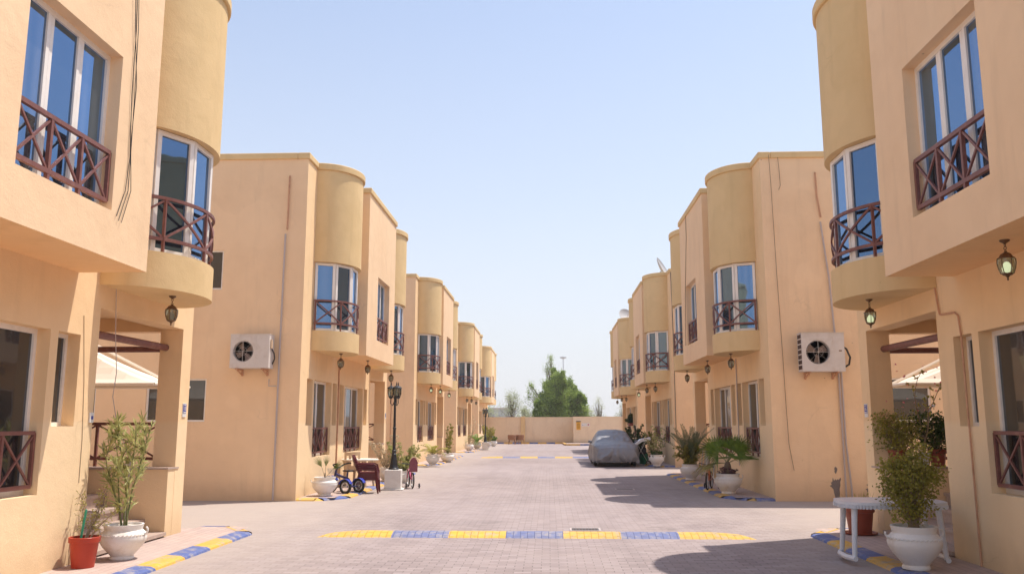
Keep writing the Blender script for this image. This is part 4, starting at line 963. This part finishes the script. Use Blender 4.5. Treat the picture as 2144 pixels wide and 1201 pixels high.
def PXL(x, y, X):      # a spot on the street-facing wall plane x = X seen at this picture position
    f_ = 1780.; cp, sp = math.cos(R(9.175)), math.sin(R(9.175)); yw = R(2.477); fw = Vector((-math.sin(yw) * cp, math.cos(yw) * cp, sp)); rt = Vector((math.cos(yw), math.sin(yw), 0)); up = rt.cross(fw)
    d = fw + rt * (x - 1072) / f_ - up * (y - 600.5) / f_; k = X / d.x; return Vector((0, 0, 1.62)) + d * k
for j, (cs, lab) in enumerate((([(290, -60), (286, 60), (276, 200), (272, 330), (262, 400), (244, 452)], 'leftmost black cable hanging beside the near left upper window'), ([(292, -60), (290, 60), (282, 200), (274, 320), (268, 400), (248, 462)], 'middle black cable hanging beside the near left upper window'), ([(284, -60), (284, 60), (286, 180), (274, 300), (274, 400), (254, 466)], 'rightmost black cable hanging beside the near left upper window'))):
    cable('hanging_cable', lab, 'cable', [PXL(a_, b_, XL + .815 + .004 * j) for a_, b_ in cs], .004, 'cable', g)
cable('hanging_cable', 'pale cable dangling in front of the near left porch', 'cable', [PXL(a_, b_, XL + .02) for a_, b_ in ((244, 575), (242, 700), (244, 780), (236, 830), (244, 880), (262, 935))], .005, 'pipe', g)
cable('hanging_cable', 'thin brown wire on the near left wall end', 'cable', [PXL(a_, b_, XL + .006) for a_, b_ in ((176, 660), (176, 800), (172, 920), (165, 1010))], .003, 'cablegrey', g)
# blind rails in the two near porches
for nm, X, Y0, sx in (('left', XL, LY[0], 1), ('right', RX[0], RY[0], -1)):
    t = thing('blind_rail', 'brown tubes across the near %s porch opening' % nm, 'blind rail', (X, Y0 + 8.6, 2.74)); b = MB(sx < 0); b.tube([(-.25, -1.22, 0), (-.25, 1.19, .01)], .05, 12); b.build('street_tube', M['rail'], t, smooth=True)
    b = MB(sx < 0); b.tube([(-.36, 1.3, .0), (-2.2, 1.3, .0)], .045, 12); b.build('side_tube', M['rail'], t, smooth=True)
# number plates and small plates
def plate(label, X, Y, z, sx, txt, w=.12, h=.2):
    t = thing('number_plate', label, 'number plate', (X, Y, z)); b = MB(); b.box(-.004 * 0, .012 * sx, -w / 2, w / 2, -h / 2, h / 2); b.build('backing', M['platewhite'], t)
    b = MB(); b.box(.0125 * sx, .016 * sx, -w * .42, w * .42, -h * .22, h * .44); b.build('blue_panel', M['plateblue'], t)
    b = MB(); b.box(.0165 * sx, .018 * sx, -w * .38, w * .38, -h * .19, -h * .11); b.build('strip', M['platewhite'], t); b = MB(); b.box(.0165 * sx, .018 * sx, -w * .3, w * .3, h * .33, h * .39); b.build('strip', M['platewhite'], t)
    text_mesh(txt, h * .42, M['platewhite'], 'numeral', t, (.0175 * sx, 0, h * .1), (R(90), 0, R(90 * sx)))
plate('white and blue plate reading 18 on the near left porch pillar', XL, LY[0] + 9.9, 1.83, 1, '18')
plate('white and blue plate reading 16 on the near right porch pillar', RX[0], RY[0] + 9.9, 1.83, -1, '16')
plate('small blue plate on the second left villa pillar behind the lamp', XL, LY[1] + 9.9, 1.9, 1, '17')
for X, Y, z, sx, lab in ((XL, 10.0, 1.7, 1, 'small pale doorbell panel on the near left wall end'), (RX[0], 11.0, 1.85, -1, 'small round silver doorbell on the near right wall end')):
    t = thing('doorbell', lab, 'doorbell', (X, Y, z)); b = MB(); b.box(0, .02 * sx, -.04, .04, -.06, .06) if sx > 0 else b.box(0, -.014, -.03, .03, -.015, .015); b.build('housing', M['platewhite'] if sx > 0 else M['chrome'], t, bevel=.004); b = MB(); b.box(.021 * sx, .024 * sx, -.02, .02, -.02, .02) if sx > 0 else b.box(-.015, -.018, -.008, .008, -.008, .008); b.build('button', M['plateblue'] if sx > 0 else M['black'], t)
# fallen plaster patches on the right gable
def patch(label, x, y, pts, z0):
    b = MB(); n = len(pts); b.add([(px, 0, pz) for px, pz in pts] + [(px, .004, pz) for px, pz in pts], [tuple(range(n))] + [(i, n + i, n + (i + 1) % n, (i + 1) % n) for i in range(n)])
    tag(b.build('plaster_patch', M['mortar'], None, loc=(x, y - .004, z0)), label, 'bare patch', 'bare cement patches on the right gable')
random.seed(5)
def blob(w, h, n=26): return [(math.cos(2 * math.pi * i / n) * w * random.uniform(.6, 1.1), math.sin(2 * math.pi * i / n) * h * random.uniform(.62, 1.1)) for i in range(n)]
patch('bare grey patch above the leftmost loose brick', 6.13, 18.9, [(-.04, -.22), (.05, -.22), (.06, -.12), (.055, -.04), (.08, .04), (.075, .1), (.10, .17), (.085, .2), (.05, .15), (.03, .17), (.0, .14), (-.02, .17), (-.05, .13), (-.075, .2), (-.085, .12), (-.12, .09), (-.10, .05), (-.15, .03), (-.11, .0), (-.07, -.05), (-.06, -.13)], .3)
patch('tiny grey patch higher on the gable', 6.13, 18.9, blob(.035, .08), .66)
patch('wide grey patch behind the weeds at the gable foot', 6.95, 18.9, blob(.24, .17, 34), .26)

# ------------------------------------------------------------------ satellite dishes
def dish(label, x, y, z, r_, yaw):
    t = thing('satellite_dish', label, 'satellite dish', (x, y, z), yaw); b = MB()
    n = 24; rows = [(r_ * k / 5, .22 * r_ * (k / 5) ** 2) for k in range(1, 6)]
    b.lathe([(0.001, 0)] + rows + [(r_ * 1.01, rows[-1][1] + .01)] + [(a_, h_ - .012) for a_, h_ in rows[::-1]] + [(0.001, -.012)], n=n)
    m_ = Matrix.Rotation(R(62), 4, 'X'); b.v = [tuple(m_ @ Vector(v) + Vector((0, 0, r_ * .95))) for v in b.v]; b.build('reflector', M['dish'], t, smooth=True)
    b = MB(); b.tube([(0, .05, 0), (0, .05, r_ * .95)], .03, 8); b.tube([(0, 0, .25 * r_), (0, -r_ * .9, r_ * .9)], .012, 6); b.build('mount', M['steel'], t); b = MB(); b.lathe([(0, -.05), (.035, -.04), (.035, .04), (0, .05)], (0, -r_ * .9, r_ * .92), 10); b.build('receiver', M['pipe'], t)
dish('narrow grey dish on the third right villa roof, seen edge on', 4.85, 36.0, 7.5, .6, 1.2)
dish('round pale dish on the farthest right villa roof', 4.58, 50.6, 7.62, .42, .35)

# ------------------------------------------------------------------ car park shade canopies
def canopy(label, x0, x1, y0, y1, zr, za, sx):
    t = thing('shade_canopy', label, 'shade canopy', (0, 0, 0), group='tensile shades over the parking bays'); b = MB(); cx, cy = (x0 + x1) / 2, (y0 + y1) / 2; n = 16; g_ = []
    for i in range(n + 1):
        for j in range(n + 1):
            u, v_ = i / n * 2 - 1, j / n * 2 - 1; r_ = max(abs(u), abs(v_)); sag = .0
            x = cx + u * (x1 - x0) / 2; y = cy + v_ * (y1 - y0) / 2; z = zr + (za - zr) * (1 - r_) ** 1.35 + .12 * (1 - r_) * 0
            g_.append((x, y, z))
    k = n + 1; b.add(g_, [(i * k + j, (i + 1) * k + j, (i + 1) * k + j + 1, i * k + j + 1) for i in range(n) for j in range(n)]); o = b.build('fabric', M['canvas'], t)
    so_ = o.modifiers.new('thickness', 'SOLIDIFY'); so_.thickness = .006
    b = MB()
    for p, q in (((x0, y0), (x1, y0)), ((x1, y0), (x1, y1)), ((x1, y1), (x0, y1)), ((x0, y1), (x0, y0))): b.tube([(p[0], p[1], zr - .02), (q[0], q[1], zr - .02)], .025, 8)
    b.build('edge_tube', M['canvas'], t)
    e = x1 if sx < 0 else x0; o_ = x0 if sx < 0 else x1
    b = MB(); px = o_ + sx * .2; b.tube([(px, cy, 0), (px, cy, 4.6)], .07, 10); b.build('mast', M['white'], t)
    for dy in (-.06, .06):
        b = MB(); b.tube([(px, cy + dy, 4.55), (e, cy + dy, zr)], .018, 6); b.build('stay', M['canvas'], t)
canopy('cream fabric shade seen through the near left porch', -10.9, -6.5, 13.8, 15.2, 2.30, 3.3, -1)
canopy('cream fabric shade seen through the near right porch', 5.75, 10.2, 14.0, 15.2, 2.29, 3.3, 1)

# ------------------------------------------------------------------ furniture
t = thing('plastic_table', 'white oval plastic table on the near right pavement', 'table', (4.08, 10.70, ZP), -.08)
def oval(a_, b_, n=40, e=3.0): return [(math.copysign(abs(math.cos(q)) ** (2 / e), math.cos(q)) * a_, math.copysign(abs(math.sin(q)) ** (2 / e), math.sin(q)) * b_) for q in [2 * math.pi * i / n for i in range(n)]]
b = MB(); b.prism(oval(.62, .42), .635, .668); b.prism(oval(.60, .40), .60, .634)
for i, (x, y) in enumerate(oval(.612, .412, 80)): b.box(x - .012, x + .012, y - .012, y + .012, .592, .634)
b.build('tabletop', M['whitetable'], t, smooth=True)
for sx in (-1, 1):
    for sy in (-1, 1):
        b = MB(); b.tube([(sx * .47, sy * .25, .61), (sx * .49, sy * .27, .3), (sx * .51, sy * .29, .03)], [.036, .031, .028], 10); b.build('leg', M['whitetable'], t, smooth=True)
    b = MB(); b.tube([(sx * .51, -.34, .026), (sx * .57, -.15, .026), (sx * .57, .15, .026), (sx * .51, .34, .026)], .03, 8); b.build('foot', M['whitetable'], t, smooth=True)
t = thing('plastic_table', 'round cream plastic table beside the tricycle', 'table', (-4.9, 22.25, 0)); b = MB(); b.lathe([(0, .70), (.45, .70), (.48, .71), (.48, .735), (.46, .745), (0, .745)], n=36); b.build('tabletop', M['canvas'], t, smooth=True)
for k in range(4):
    a = k * math.pi / 2 + .6; b = MB(); b.tube([(math.cos(a) * .33, math.sin(a) * .33, .7), (math.cos(a) * .4, math.sin(a) * .4, 0)], [.04, .028], 10); b.build('leg', M['beige'], t, smooth=True)

def plastic_chair(label, x, y, z, rot, mat, group=None):
    """faces local +x"""
    t = thing('plastic_chair', label, 'chair', (x, y, z), rot, group)
    b = MB(); b.box(-.2, .23, -.21, .21, .405, .42); b.box(.2, .235, -.21, .21, .36, .42); b.box(-.2, .2, -.215, -.2, .35, .419); b.box(-.2, .2, .2, .215, .35, .419); b.build('seat', M[mat], t, bevel=.008)
    b = MB(); n = 7; arc_ = lambda v_: [(-.22 - .06 * v_ / .45 - .12 * (v_ / .45) ** 1.0 + .05 * (s_ * 2 / n - 1) ** 2, -.2 + .4 * s_ / n, .42 + v_) for s_ in range(n + 1)]
    for s_ in range(n):
        if s_ % 2 == 0 or True:
            for v0, v1 in ((0, .1), (.1, .36), (.36, .45)):
                if v0 == .1 and s_ % 2 == 1: continue
                A = arc_(v0); B_ = arc_(v1); b.add([A[s_], A[s_ + 1], B_[s_ + 1], B_[s_]] + [(p[0] - .012, p[1], p[2]) for p in (A[s_], A[s_ + 1], B_[s_ + 1], B_[s_])], [(0, 1, 2, 3), (7, 6, 5, 4), (0, 4, 5, 1), (1, 5, 6, 2), (2, 6, 7, 3), (3, 7, 4, 0)])
    b.build('backrest', M[mat], t)
    for sy in (-1, 1):
        b = MB(); b.tube([(.2, sy * .2, .41), (.235, sy * .235, .0)], [.028, .018], 8); b.build('leg', M[mat], t, smooth=True)
        b = MB(); b.tube([(-.18, sy * .19, .41), (-.27, sy * .225, .0)], [.026, .018], 8); b.build('leg', M[mat], t, smooth=True)
        b = MB(); b.tube([(-.29, sy * .2, .64), (-.1, sy * .245, .635), (.14, sy * .25, .63), (.2, sy * .24, .6), (.2, sy * .21, .41)], .02, 8); b.build('armrest', M[mat], t, smooth=True)
    return t
gm = 'stacked maroon chairs'
for k, lab in enumerate(('maroon plastic chair at the bottom of the stack of four', 'maroon plastic chair second from the bottom of the stack', 'maroon plastic chair third from the bottom of the stack', 'maroon plastic chair on top of the stack beside the lamp')):
    plastic_chair(lab, -4.33 - .012 * k, 20.75, .0 + .045 * k, .1, 'maroon', gm).scale = (1, 1, .87)
plastic_chair('beige plastic chair facing away behind the tricycle', -5.1, 22.3, ZP, 1.75, 'beige')

def wicker_chair(label, x, y, rot):
    t = thing('wicker_chair', label, 'chair', (x, y, 0), rot, 'wicker chairs by the end wall'); b = MB()
    b.box(-.26, .26, -.26, .24, .34, .42); b.build('seat', M['wicker'], t, bevel=.02)
    b = MB(); pts = [(math.cos(R(a)) * .31, math.sin(R(a)) * .3) for a in range(-25, 206, 15)]
    for p, q in zip(pts, pts[1:]): b.add([(p[0], -p[1], .4), (q[0], -q[1], .4), (q[0] * 1.05, -q[1] * 1.05, .74), (p[0] * 1.05, -p[1] * 1.05, .74)], [(0, 1, 2, 3)])
    o = b.build('backrest', M['wicker'], t); m_ = o.modifiers.new('thickness', 'SOLIDIFY'); m_.thickness = .03
    b = MB(); b.tube([(p[0] * 1.05, -p[1] * 1.05, .75) for p in pts], .028, 7); b.build('rim', M['wicker'], t, smooth=True)
    for sx in (-1, 1):
        for sy in (-1, 1): b = MB(); b.tube([(sx * .22, sy * .21, .36), (sx * .27, sy * .25, 0)], .022, 7); b.build('leg', M['wicker'], t)
wicker_chair('brown wicker chair, left of the two at the end wall', -3.1, 71.6, .15)
wicker_chair('brown wicker chair, right of the two at the end wall', -2.45, 71.9, -.5)
t = thing('pedal_bin', 'blue plastic bin standing at the foot of the end wall', 'bin', (-4.72, 71.0, 0)); b = MB(); b.lathe([(.11, 0), (.14, .45), (0, .451)], n=16); b.build('body', M['bluebin'], t); b = MB(); b.lathe([(.16, .46), (.19, .52), (.17, .62), (.08, .70), (0, .71)], n=16); b.build('lid', M['bluebin'], t, smooth=True)
t = thing('folding_chair', 'folded grey beach chair leaning on the wall by the date palm', 'folding chair', (4.62, 25.9, ZP), .2)
b = MB()
for sx in (-.12, .12): b.tube([(sx, -.25, 0), (sx + .1, -.2, .8)], .012, 6); b.tube([(sx + .02, .2, 0), (sx + .12, .2, .8)], .012, 6); b.tube([(sx + .1, -.2, .8), (sx + .12, .2, .8)], .012, 6)
b.build('frame', M['chrome'], t); b = MB(); b.add([(.0, -.2, .2), (.02, .18, .2), (.1, .19, .78), (.08, -.19, .78)], [(0, 1, 2, 3)]); o = b.build('fabric', M['stone'], t); m_ = o.modifiers.new('thickness', 'SOLIDIFY'); m_.thickness = .03

# ------------------------------------------------------------------ children's cycles
def wheel(parent, c, r_, axis, tw=.018, rim='chrome', spokes=10, name='wheel'):
    c = Vector(c); ax = Vector(axis).normalized(); b = MB(); b.ring(c, r_ - tw, tw, ax, 26, 8); w = b.build(name, M['tyre'], parent, smooth=True)
    b = MB(); b.ring(c, r_ - tw * 2.1, tw * .45, ax, 26, 6); b.tube([c - ax * .035, c + ax * .035], .018, 8); u = ax.orthogonal().normalized(); v_ = ax.cross(u)
    for k in range(spokes): a = 2 * math.pi * k / spokes; b.tube([c, c + (u * math.cos(a) + v_ * math.sin(a)) * (r_ - tw * 2)], .0022, 4)
    b.build('rim', M[rim], w)
t = thing('tricycle', 'blue tricycle with handlebar basket beside the maroon chairs', 'tricycle', (-4.60, 20.12, .03), math.atan2(.45, -.89))   # heads along local +x
wheel(t, (.64, 0, .19), .19, (0, 1, 0), .03); wheel(t, (0, -.24, .17), .17, (0, 1, 0), .031); wheel(t, (0, .24, .17), .17, (0, 1, 0), .031)
b = MB(); b.tube([(0, -.24, .165), (0, .24, .165)], .012, 8); b.tube([(0, 0, .17), (.12, 0, .33), (.45, 0, .42), (.5, 0, .45)], .03, 8); b.tube([(.16, 0, .36), (.14, 0, .5)], .02, 8); b.tube([(.5, 0, .52), (.53, 0, .36)], .028, 8); b.build('frame', M['navy'], t, smooth=True)
b = MB()
for sy in (-.035, .035): b.tube([(.53, sy, .38), (.64, sy, .19)], .011, 6)
b.build('fork', M['blue'], t); b = MB(); b.tube([(.5, 0, .5), (.46, 0, .58), (.45, -.1, .6), (.42, -.2, .66), (.32, -.24, .68)], .018, 7); b.tube([(.45, 0, .585), (.45, .1, .6), (.42, .2, .66), (.32, .24, .68)], .018, 7); b.build('handlebar', M['black'], t, smooth=True)
for sy in (-1, 1): b = MB(); b.tube([(.34, sy * .236, .677), (.26, sy * .25, .685)], .016, 8); b.build('grip', M['tyre'], t)
b = MB(); pl = [(-.1, -.09), (-.04, -.1), (.1, -.03), (.17, -.02), (.17, .02), (.1, .03), (-.04, .1), (-.1, .09)]; b.prism([(.12 + x, y) for x, y in pl], .5, .535); b.build('saddle', M['tyre'], t, bevel=.012)
for yy, a0, a1, c_ in ((-.24, -.1, 2.3, 0), (.24, -.1, 2.3, 0), (0, .3, 2.6, .64)):
    b = MB(); rr = (.165 if c_ == 0 else .19) + .02; N_ = 10
    for i in range(N_):
        p = [a0 + (a1 - a0) * (i + e) / N_ for e in (0, 1.02)]; p = [math.pi / 2 + 1.15 - q for q in p] if c_ == 0 else [q for q in p]
        P_ = [(c_ + (math.cos(q)) * rr * (-1 if c_ == 0 else 1), yy, (.165 if c_ == 0 else .19) + math.sin(q) * rr) for q in p]
        b.bar(P_[0], P_[1], .05, .006, up=(0, 1, 0)) if False else b.add([(P_[0][0], yy - .05, P_[0][2]), (P_[0][0], yy + .05, P_[0][2]), (P_[1][0], yy + .05, P_[1][2]), (P_[1][0], yy - .05, P_[1][2])], [(0, 1, 2, 3)])
    o = b.build('mudguard', M['blue'], t, smooth=True); m_ = o.modifiers.new('thickness', 'SOLIDIFY'); m_.thickness = .004
b = MB()
for k in range(5):
    z_ = .44 + .03 * k; q = .07 + .008 * k; P_ = [(.6 - q * .8, -q * 1.2), (.6 + q * .8, -q * 1.2), (.6 + q * .8, q * 1.2), (.6 - q * .8, q * 1.2)]
    for p_, q_ in zip(P_, P_[1:] + P_[:1]): b.bar((*p_, z_), (*q_, z_), .005)
for k in range(14):
    a = 2 * math.pi * k / 14; cx, sy = max(-1, min(1, math.cos(a) * 1.3)), max(-1, min(1, math.sin(a) * 1.3)); b.bar((.6 + cx * .056, sy * .084, .44), (.6 + cx * .082, sy * .123, .56), .004)
b.build('basket', M['steel'], t)
b = MB(); b.tube([(.18, -.09, .2), (.18, .09, .2)], .01, 6); b.box(.15, .21, -.13, -.09, .19, .21); b.box(.15, .21, .09, .13, .19, .21); b.build('pedals', M['tyre'], t)

def kid_bike(label, x, y, z, rot, mat, seat, r_=.2, doll=False):
    t = thing('kids_bicycle', label, 'bicycle', (x, y, z), rot); wheel(t, (.36, 0, r_), r_, (0, 1, 0)); wheel(t, (-.3, 0, r_), r_, (0, 1, 0))
    b = MB(); b.tube([(-.3, 0, r_), (-.02, 0, r_ + .02), (.24, 0, r_ + .26)], .016, 8); b.tube([(-.02, 0, r_ + .02), (-.1, 0, r_ + .3)], .014, 8); b.tube([(-.3, .03, r_), (-.09, .0, r_ + .2)], .009, 6); b.tube([(-.3, -.03, r_), (-.09, .0, r_ + .2)], .009, 6)
    b.tube([(.36, .035, r_), (.26, .03, r_ + .26)], .01, 6); b.tube([(.36, -.035, r_), (.26, -.03, r_ + .26)], .01, 6); b.build('frame', M[mat], t, smooth=True)
    b = MB(); b.tube([(.25, 0, r_ + .25), (.22, 0, r_ + .38), (.2, -.1, r_ + .4), (.14, -.22, r_ + .42)], .01, 7); b.tube([(.22, 0, r_ + .38), (.2, .1, r_ + .4), (.14, .22, r_ + .42)], .01, 7); b.build('handlebar', M['black'], t, smooth=True)
    b = MB(); b.prism([(-.22, -.08), (-.16, -.09), (0, -.025), (.04, 0), (0, .025), (-.16, .09), (-.22, .08)], r_ + .3, r_ + .34); b.build('saddle', M[seat], t, bevel=.01)
    for sy in (-1, 1): wheel(t, (-.32, sy * .17, .065), .065, (0, 1, 0), .014, 'pipe', 4, 'training_wheel')
    if doll:
        b = MB(); b.prism([(-.42, -.1), (-.24, -.1), (-.24, .1), (-.42, .1)], r_ + .22, r_ + .26); pts = [(-.44, -.1 + .2 * i / 8, r_ + .26 + .32 * math.sin(math.pi * (i + .9) / 9.8) ** .35) for i in range(9)]
        b.add([(x_, y_, z_) for x_, y_, z_ in pts] + [(-.42, -.1, r_ + .24), (-.42, .1, r_ + .24)] , [(9, *range(9), 10)]); o = b.build('doll_seat', M['plum'], t); m_ = o.modifiers.new('thickness', 'SOLIDIFY'); m_.thickness = .03
        b = MB(); b.tube([(-.47, y_ * 1.2, z_ + .02) for _, y_, z_ in pts], .012, 6); b.build('seat_frame', M['beige'], t)
    return t
kid_bike('pink kids bicycle with padded doll seat behind the lamp block', -3.62, 22.55, 0, 1.9, 'pink', 'plum', .2, True)
kid_bike('orange and black kids bicycle behind the fan palm urn', 3.93, 21.6, ZP, -1.9, 'orange', 'tyre', .21)

# ------------------------------------------------------------------ covered car: a nylon cover draped over a saloon, nose towards the camera
import bisect
t = thing('covered_car', 'parked car under a silver grey cloth cover', 'car', (2.58, 33.5, 0))
ys = [0, .12, .45, 1.0, 1.45, 1.75, 2.3, 3.0, 3.5, 3.85, 4.2, 4.5]      # from the nose backwards
top = [.70, .84, .91, .95, 1.0, 1.17, 1.38, 1.40, 1.33, 1.12, 1.0, .62]
hwid = [.62, .80, .87, .89, .89, .89, .89, .89, .88, .87, .82, .66]
cabw = [.62, .74, .76, .73, .69, .63, .56, .55, .57, .64, .68, .6]
def itp(xs, vs, x):
    k = max(1, min(len(xs) - 1, bisect.bisect(xs, x))); a_ = (x - xs[k - 1]) / (xs[k] - xs[k - 1]); a_ = max(0, min(1, a_)); return vs[k - 1] + (vs[k] - vs[k - 1]) * a_
def sm(vs, x): return sum(itp(ys, vs, x + e) for e in (-.12, -.06, 0, .06, .12)) / 5
b = MB(); NU, NV = 110, 110; P_ = []
from mathutils import noise as mno
for j in range(NV + 1):
    y = 4.5 * j / NV; T = sm(top, y); Wd = sm(hwid, y); Cb = sm(cabw, y); belt = .78
    for i in range(NU + 1):
        s_ = i / NU * 2 - 1; a_ = abs(s_); sg_ = 1 if s_ > 0 else -1
        if a_ < .42: x = Cb * (a_ / .42) ** .95; z = T - .06 * (a_ / .42) ** 3
        elif a_ < .66: q = (a_ - .42) / .24; x = Cb + (Wd - Cb) * (q ** .8); z = (T - .06) + (min(belt, T - .1) - (T - .06)) * q
        else: q = (a_ - .66) / .34; x = Wd + .03 * math.sin(q * 3.1) - .02 * q; z = min(belt, T - .1) * (1 - q) + .17 * q
        fold = max(0, (a_ - .5) / .5); ph = (1 - 2 * abs(math.sin(y * 5.5 + 2.5 * mno.noise(Vector((y * 1.3, z * 2, sg_)))))) * .035 + mno.noise(Vector((y * 3.2, z * 1.5, sg_ * 3))) * .05
        x += 1.5 * ph * fold; z += mno.noise(Vector((x * 2.2, y * 2.2, 1.))) * .03 + mno.noise(Vector((x * 7, y * 4.5, 4.))) * .018
        if a_ > .97: z += .05 * mno.noise(Vector((y * 2, 5, sg_)))
        # nose and tail wrap down
        P_.append((sg_ * x, y, max(.12, z)))
b.add(P_, [(j * (NU + 1) + i, j * (NU + 1) + i + 1, (j + 1) * (NU + 1) + i + 1, (j + 1) * (NU + 1) + i) for j in range(NV) for i in range(NU)])
for (j0, dy) in ((0, -1), (NV, 1)):       # curtain of cloth falling over nose and tail
    rim = P_[j0 * (NU + 1):(j0 + 1) * (NU + 1)]; rows = [rim]; M_ = 20
    for m in range(1, M_ + 1):
        q = m / M_; row = []
        for (x, y, z) in rim:
            zt = .2 + .04 * mno.noise(Vector((x * 3, 2, dy))); zz = z + (min(z, zt) - z) * q; amp = .06 * q * (1 if z > .25 else .2)
            bul = math.sin(q * 2.4) * .13
            f_ = (1 - 2 * abs(math.sin(x * 8.5 + 2.6 * mno.noise(Vector((x * 2.0, zz * 1.6, dy)))))) ** 3 * amp * 1.5 + mno.noise(Vector((x * 5, zz * 4, dy * 2))) * .07 * q + mno.noise(Vector((x * 13, zz * 6, dy * 2))) * .025 * q
            k_ = 1 + .16 * math.sin(min(1, q * 1.4) * 1.57) * (1 if abs(x) < .8 else .3)
            row.append((x * k_, y + dy * (bul + f_) * (1 - .35 * abs(x) ** 3), zz))
        rows.append(row)
    fl_ = [v for r_ in rows for v in r_]; w_ = NU + 1
    b.add(fl_, [((m * w_ + i, (m + 1) * w_ + i, (m + 1) * w_ + i + 1, m * w_ + i + 1)) if dy < 0 else ((m * w_ + i, m * w_ + i + 1, (m + 1) * w_ + i + 1, (m + 1) * w_ + i)) for m in range(M_) for i in range(NU)])
o = b.build('cloth_cover', M['cover'], t, smooth=False); o.data.polygons.foreach_set('use_smooth', [True] * len(o.data.polygons)); sb = o.modifiers.new('soft', 'SUBSURF'); sb.levels = 1; sb.render_levels = 1
b = MB(); b.box(-.78, .78, .25, 4.2, .2, .5); b.build('underbody', M['black'], t)
for sx in (-1, 1):
    for yy in (.85, 3.55): wheel(t, (sx * .76, yy, .31), .31, (1, 0, 0), .075, 'chrome', 10)
    b = MB(); b.lathe([(0, -.07), (.08, -.05), (.1, 0), (.08, .05), (0, .07)], n=12); b.v = [(x * .9 + sx * .93, y * .6 + 1.55, z + .93) for x, y, z in b.v]; b.build('mirror_bulge', M['cover'], t, smooth=True)
# pushchair half hidden behind the car
t = thing('pushchair', 'dark pushchair with a white sunshade behind the covered car', 'pushchair', (3.66, 35.0, 0), .0)
b = MB(); b.prism([(-.2, -.2), (.22, -.2), (.22, .25), (-.2, .25)], .45, .72); b.build('seat', M['tyre'], t, bevel=.05)
b = MB(); b.add([(-.3, -.25, .82), (-.25, .3, .84), (.42, .25, 1.12), (.38, -.22, 1.1), (.0, -.28, 1.02), (.0, .3, 1.04)], [(0, 4, 5, 1), (4, 3, 2, 5)]); o = b.build('sunshade', M['white'], t); m_ = o.modifiers.new('thickness', 'SOLIDIFY'); m_.thickness = .09
b = MB()
for sy in (-.2, .25): b.tube([(-.28, sy, .1), (.25, sy, 1.05)], .012, 6); b.tube([(.28, sy, .1), (-.15, sy, .85)], .012, 6)
b.build('frame', M['chrome'], t)
for sx in (-.28, .28):
    for sy in (-.2, .25): wheel(t, (sx, sy, .1), .1, (0, 1, 0), .018, 'pipe', 5)
t = thing('netting_bundle', 'green netting bundle between the white urn and grey tub', 'netting', (3.82, 35.3, .05)); b = MB(); b.lathe([(.0, 0), (.17, 0), (.2, .2), (.16, .4), (.07, .5), (0, .52)], n=18); b.v = [(x * (1 + .25 * mno.noise(Vector((x * 9, y * 9, z * 5)))), y * (1 + .25 * mno.noise(Vector((x * 9, y * 7, z * 6)))), z) for x, y, z in b.v]; b.build('bundle', M['greencloth'], t, smooth=True); b = MB(); b.ring((0, 0, .3), .185, .008, (0, 0, 1), 20, 5); b.build('tie', M['cable'], t)

# ------------------------------------------------------------------ dusty air
b = MB(); b.box(-160, 160, -12, 330, -1.1, 27)
hz = b.build('haze', []); hz['kind'] = 'stuff'
hm = bpy.data.materials.new('dusty_air'); hm.use_nodes = True; ht = hm.node_tree; ht.nodes.clear(); ho = ht.nodes.new('ShaderNodeOutputMaterial'); hv = ht.nodes.new('ShaderNodeVolumePrincipled')
hv.inputs['Color'].default_value = (.95, .95, .98, 1); hv.inputs['Density'].default_value = .0006; hv.inputs['Anisotropy'].default_value = .3
ht.links.new(hv.outputs[0], ho.inputs['Volume']); hz.data.materials.append(hm)
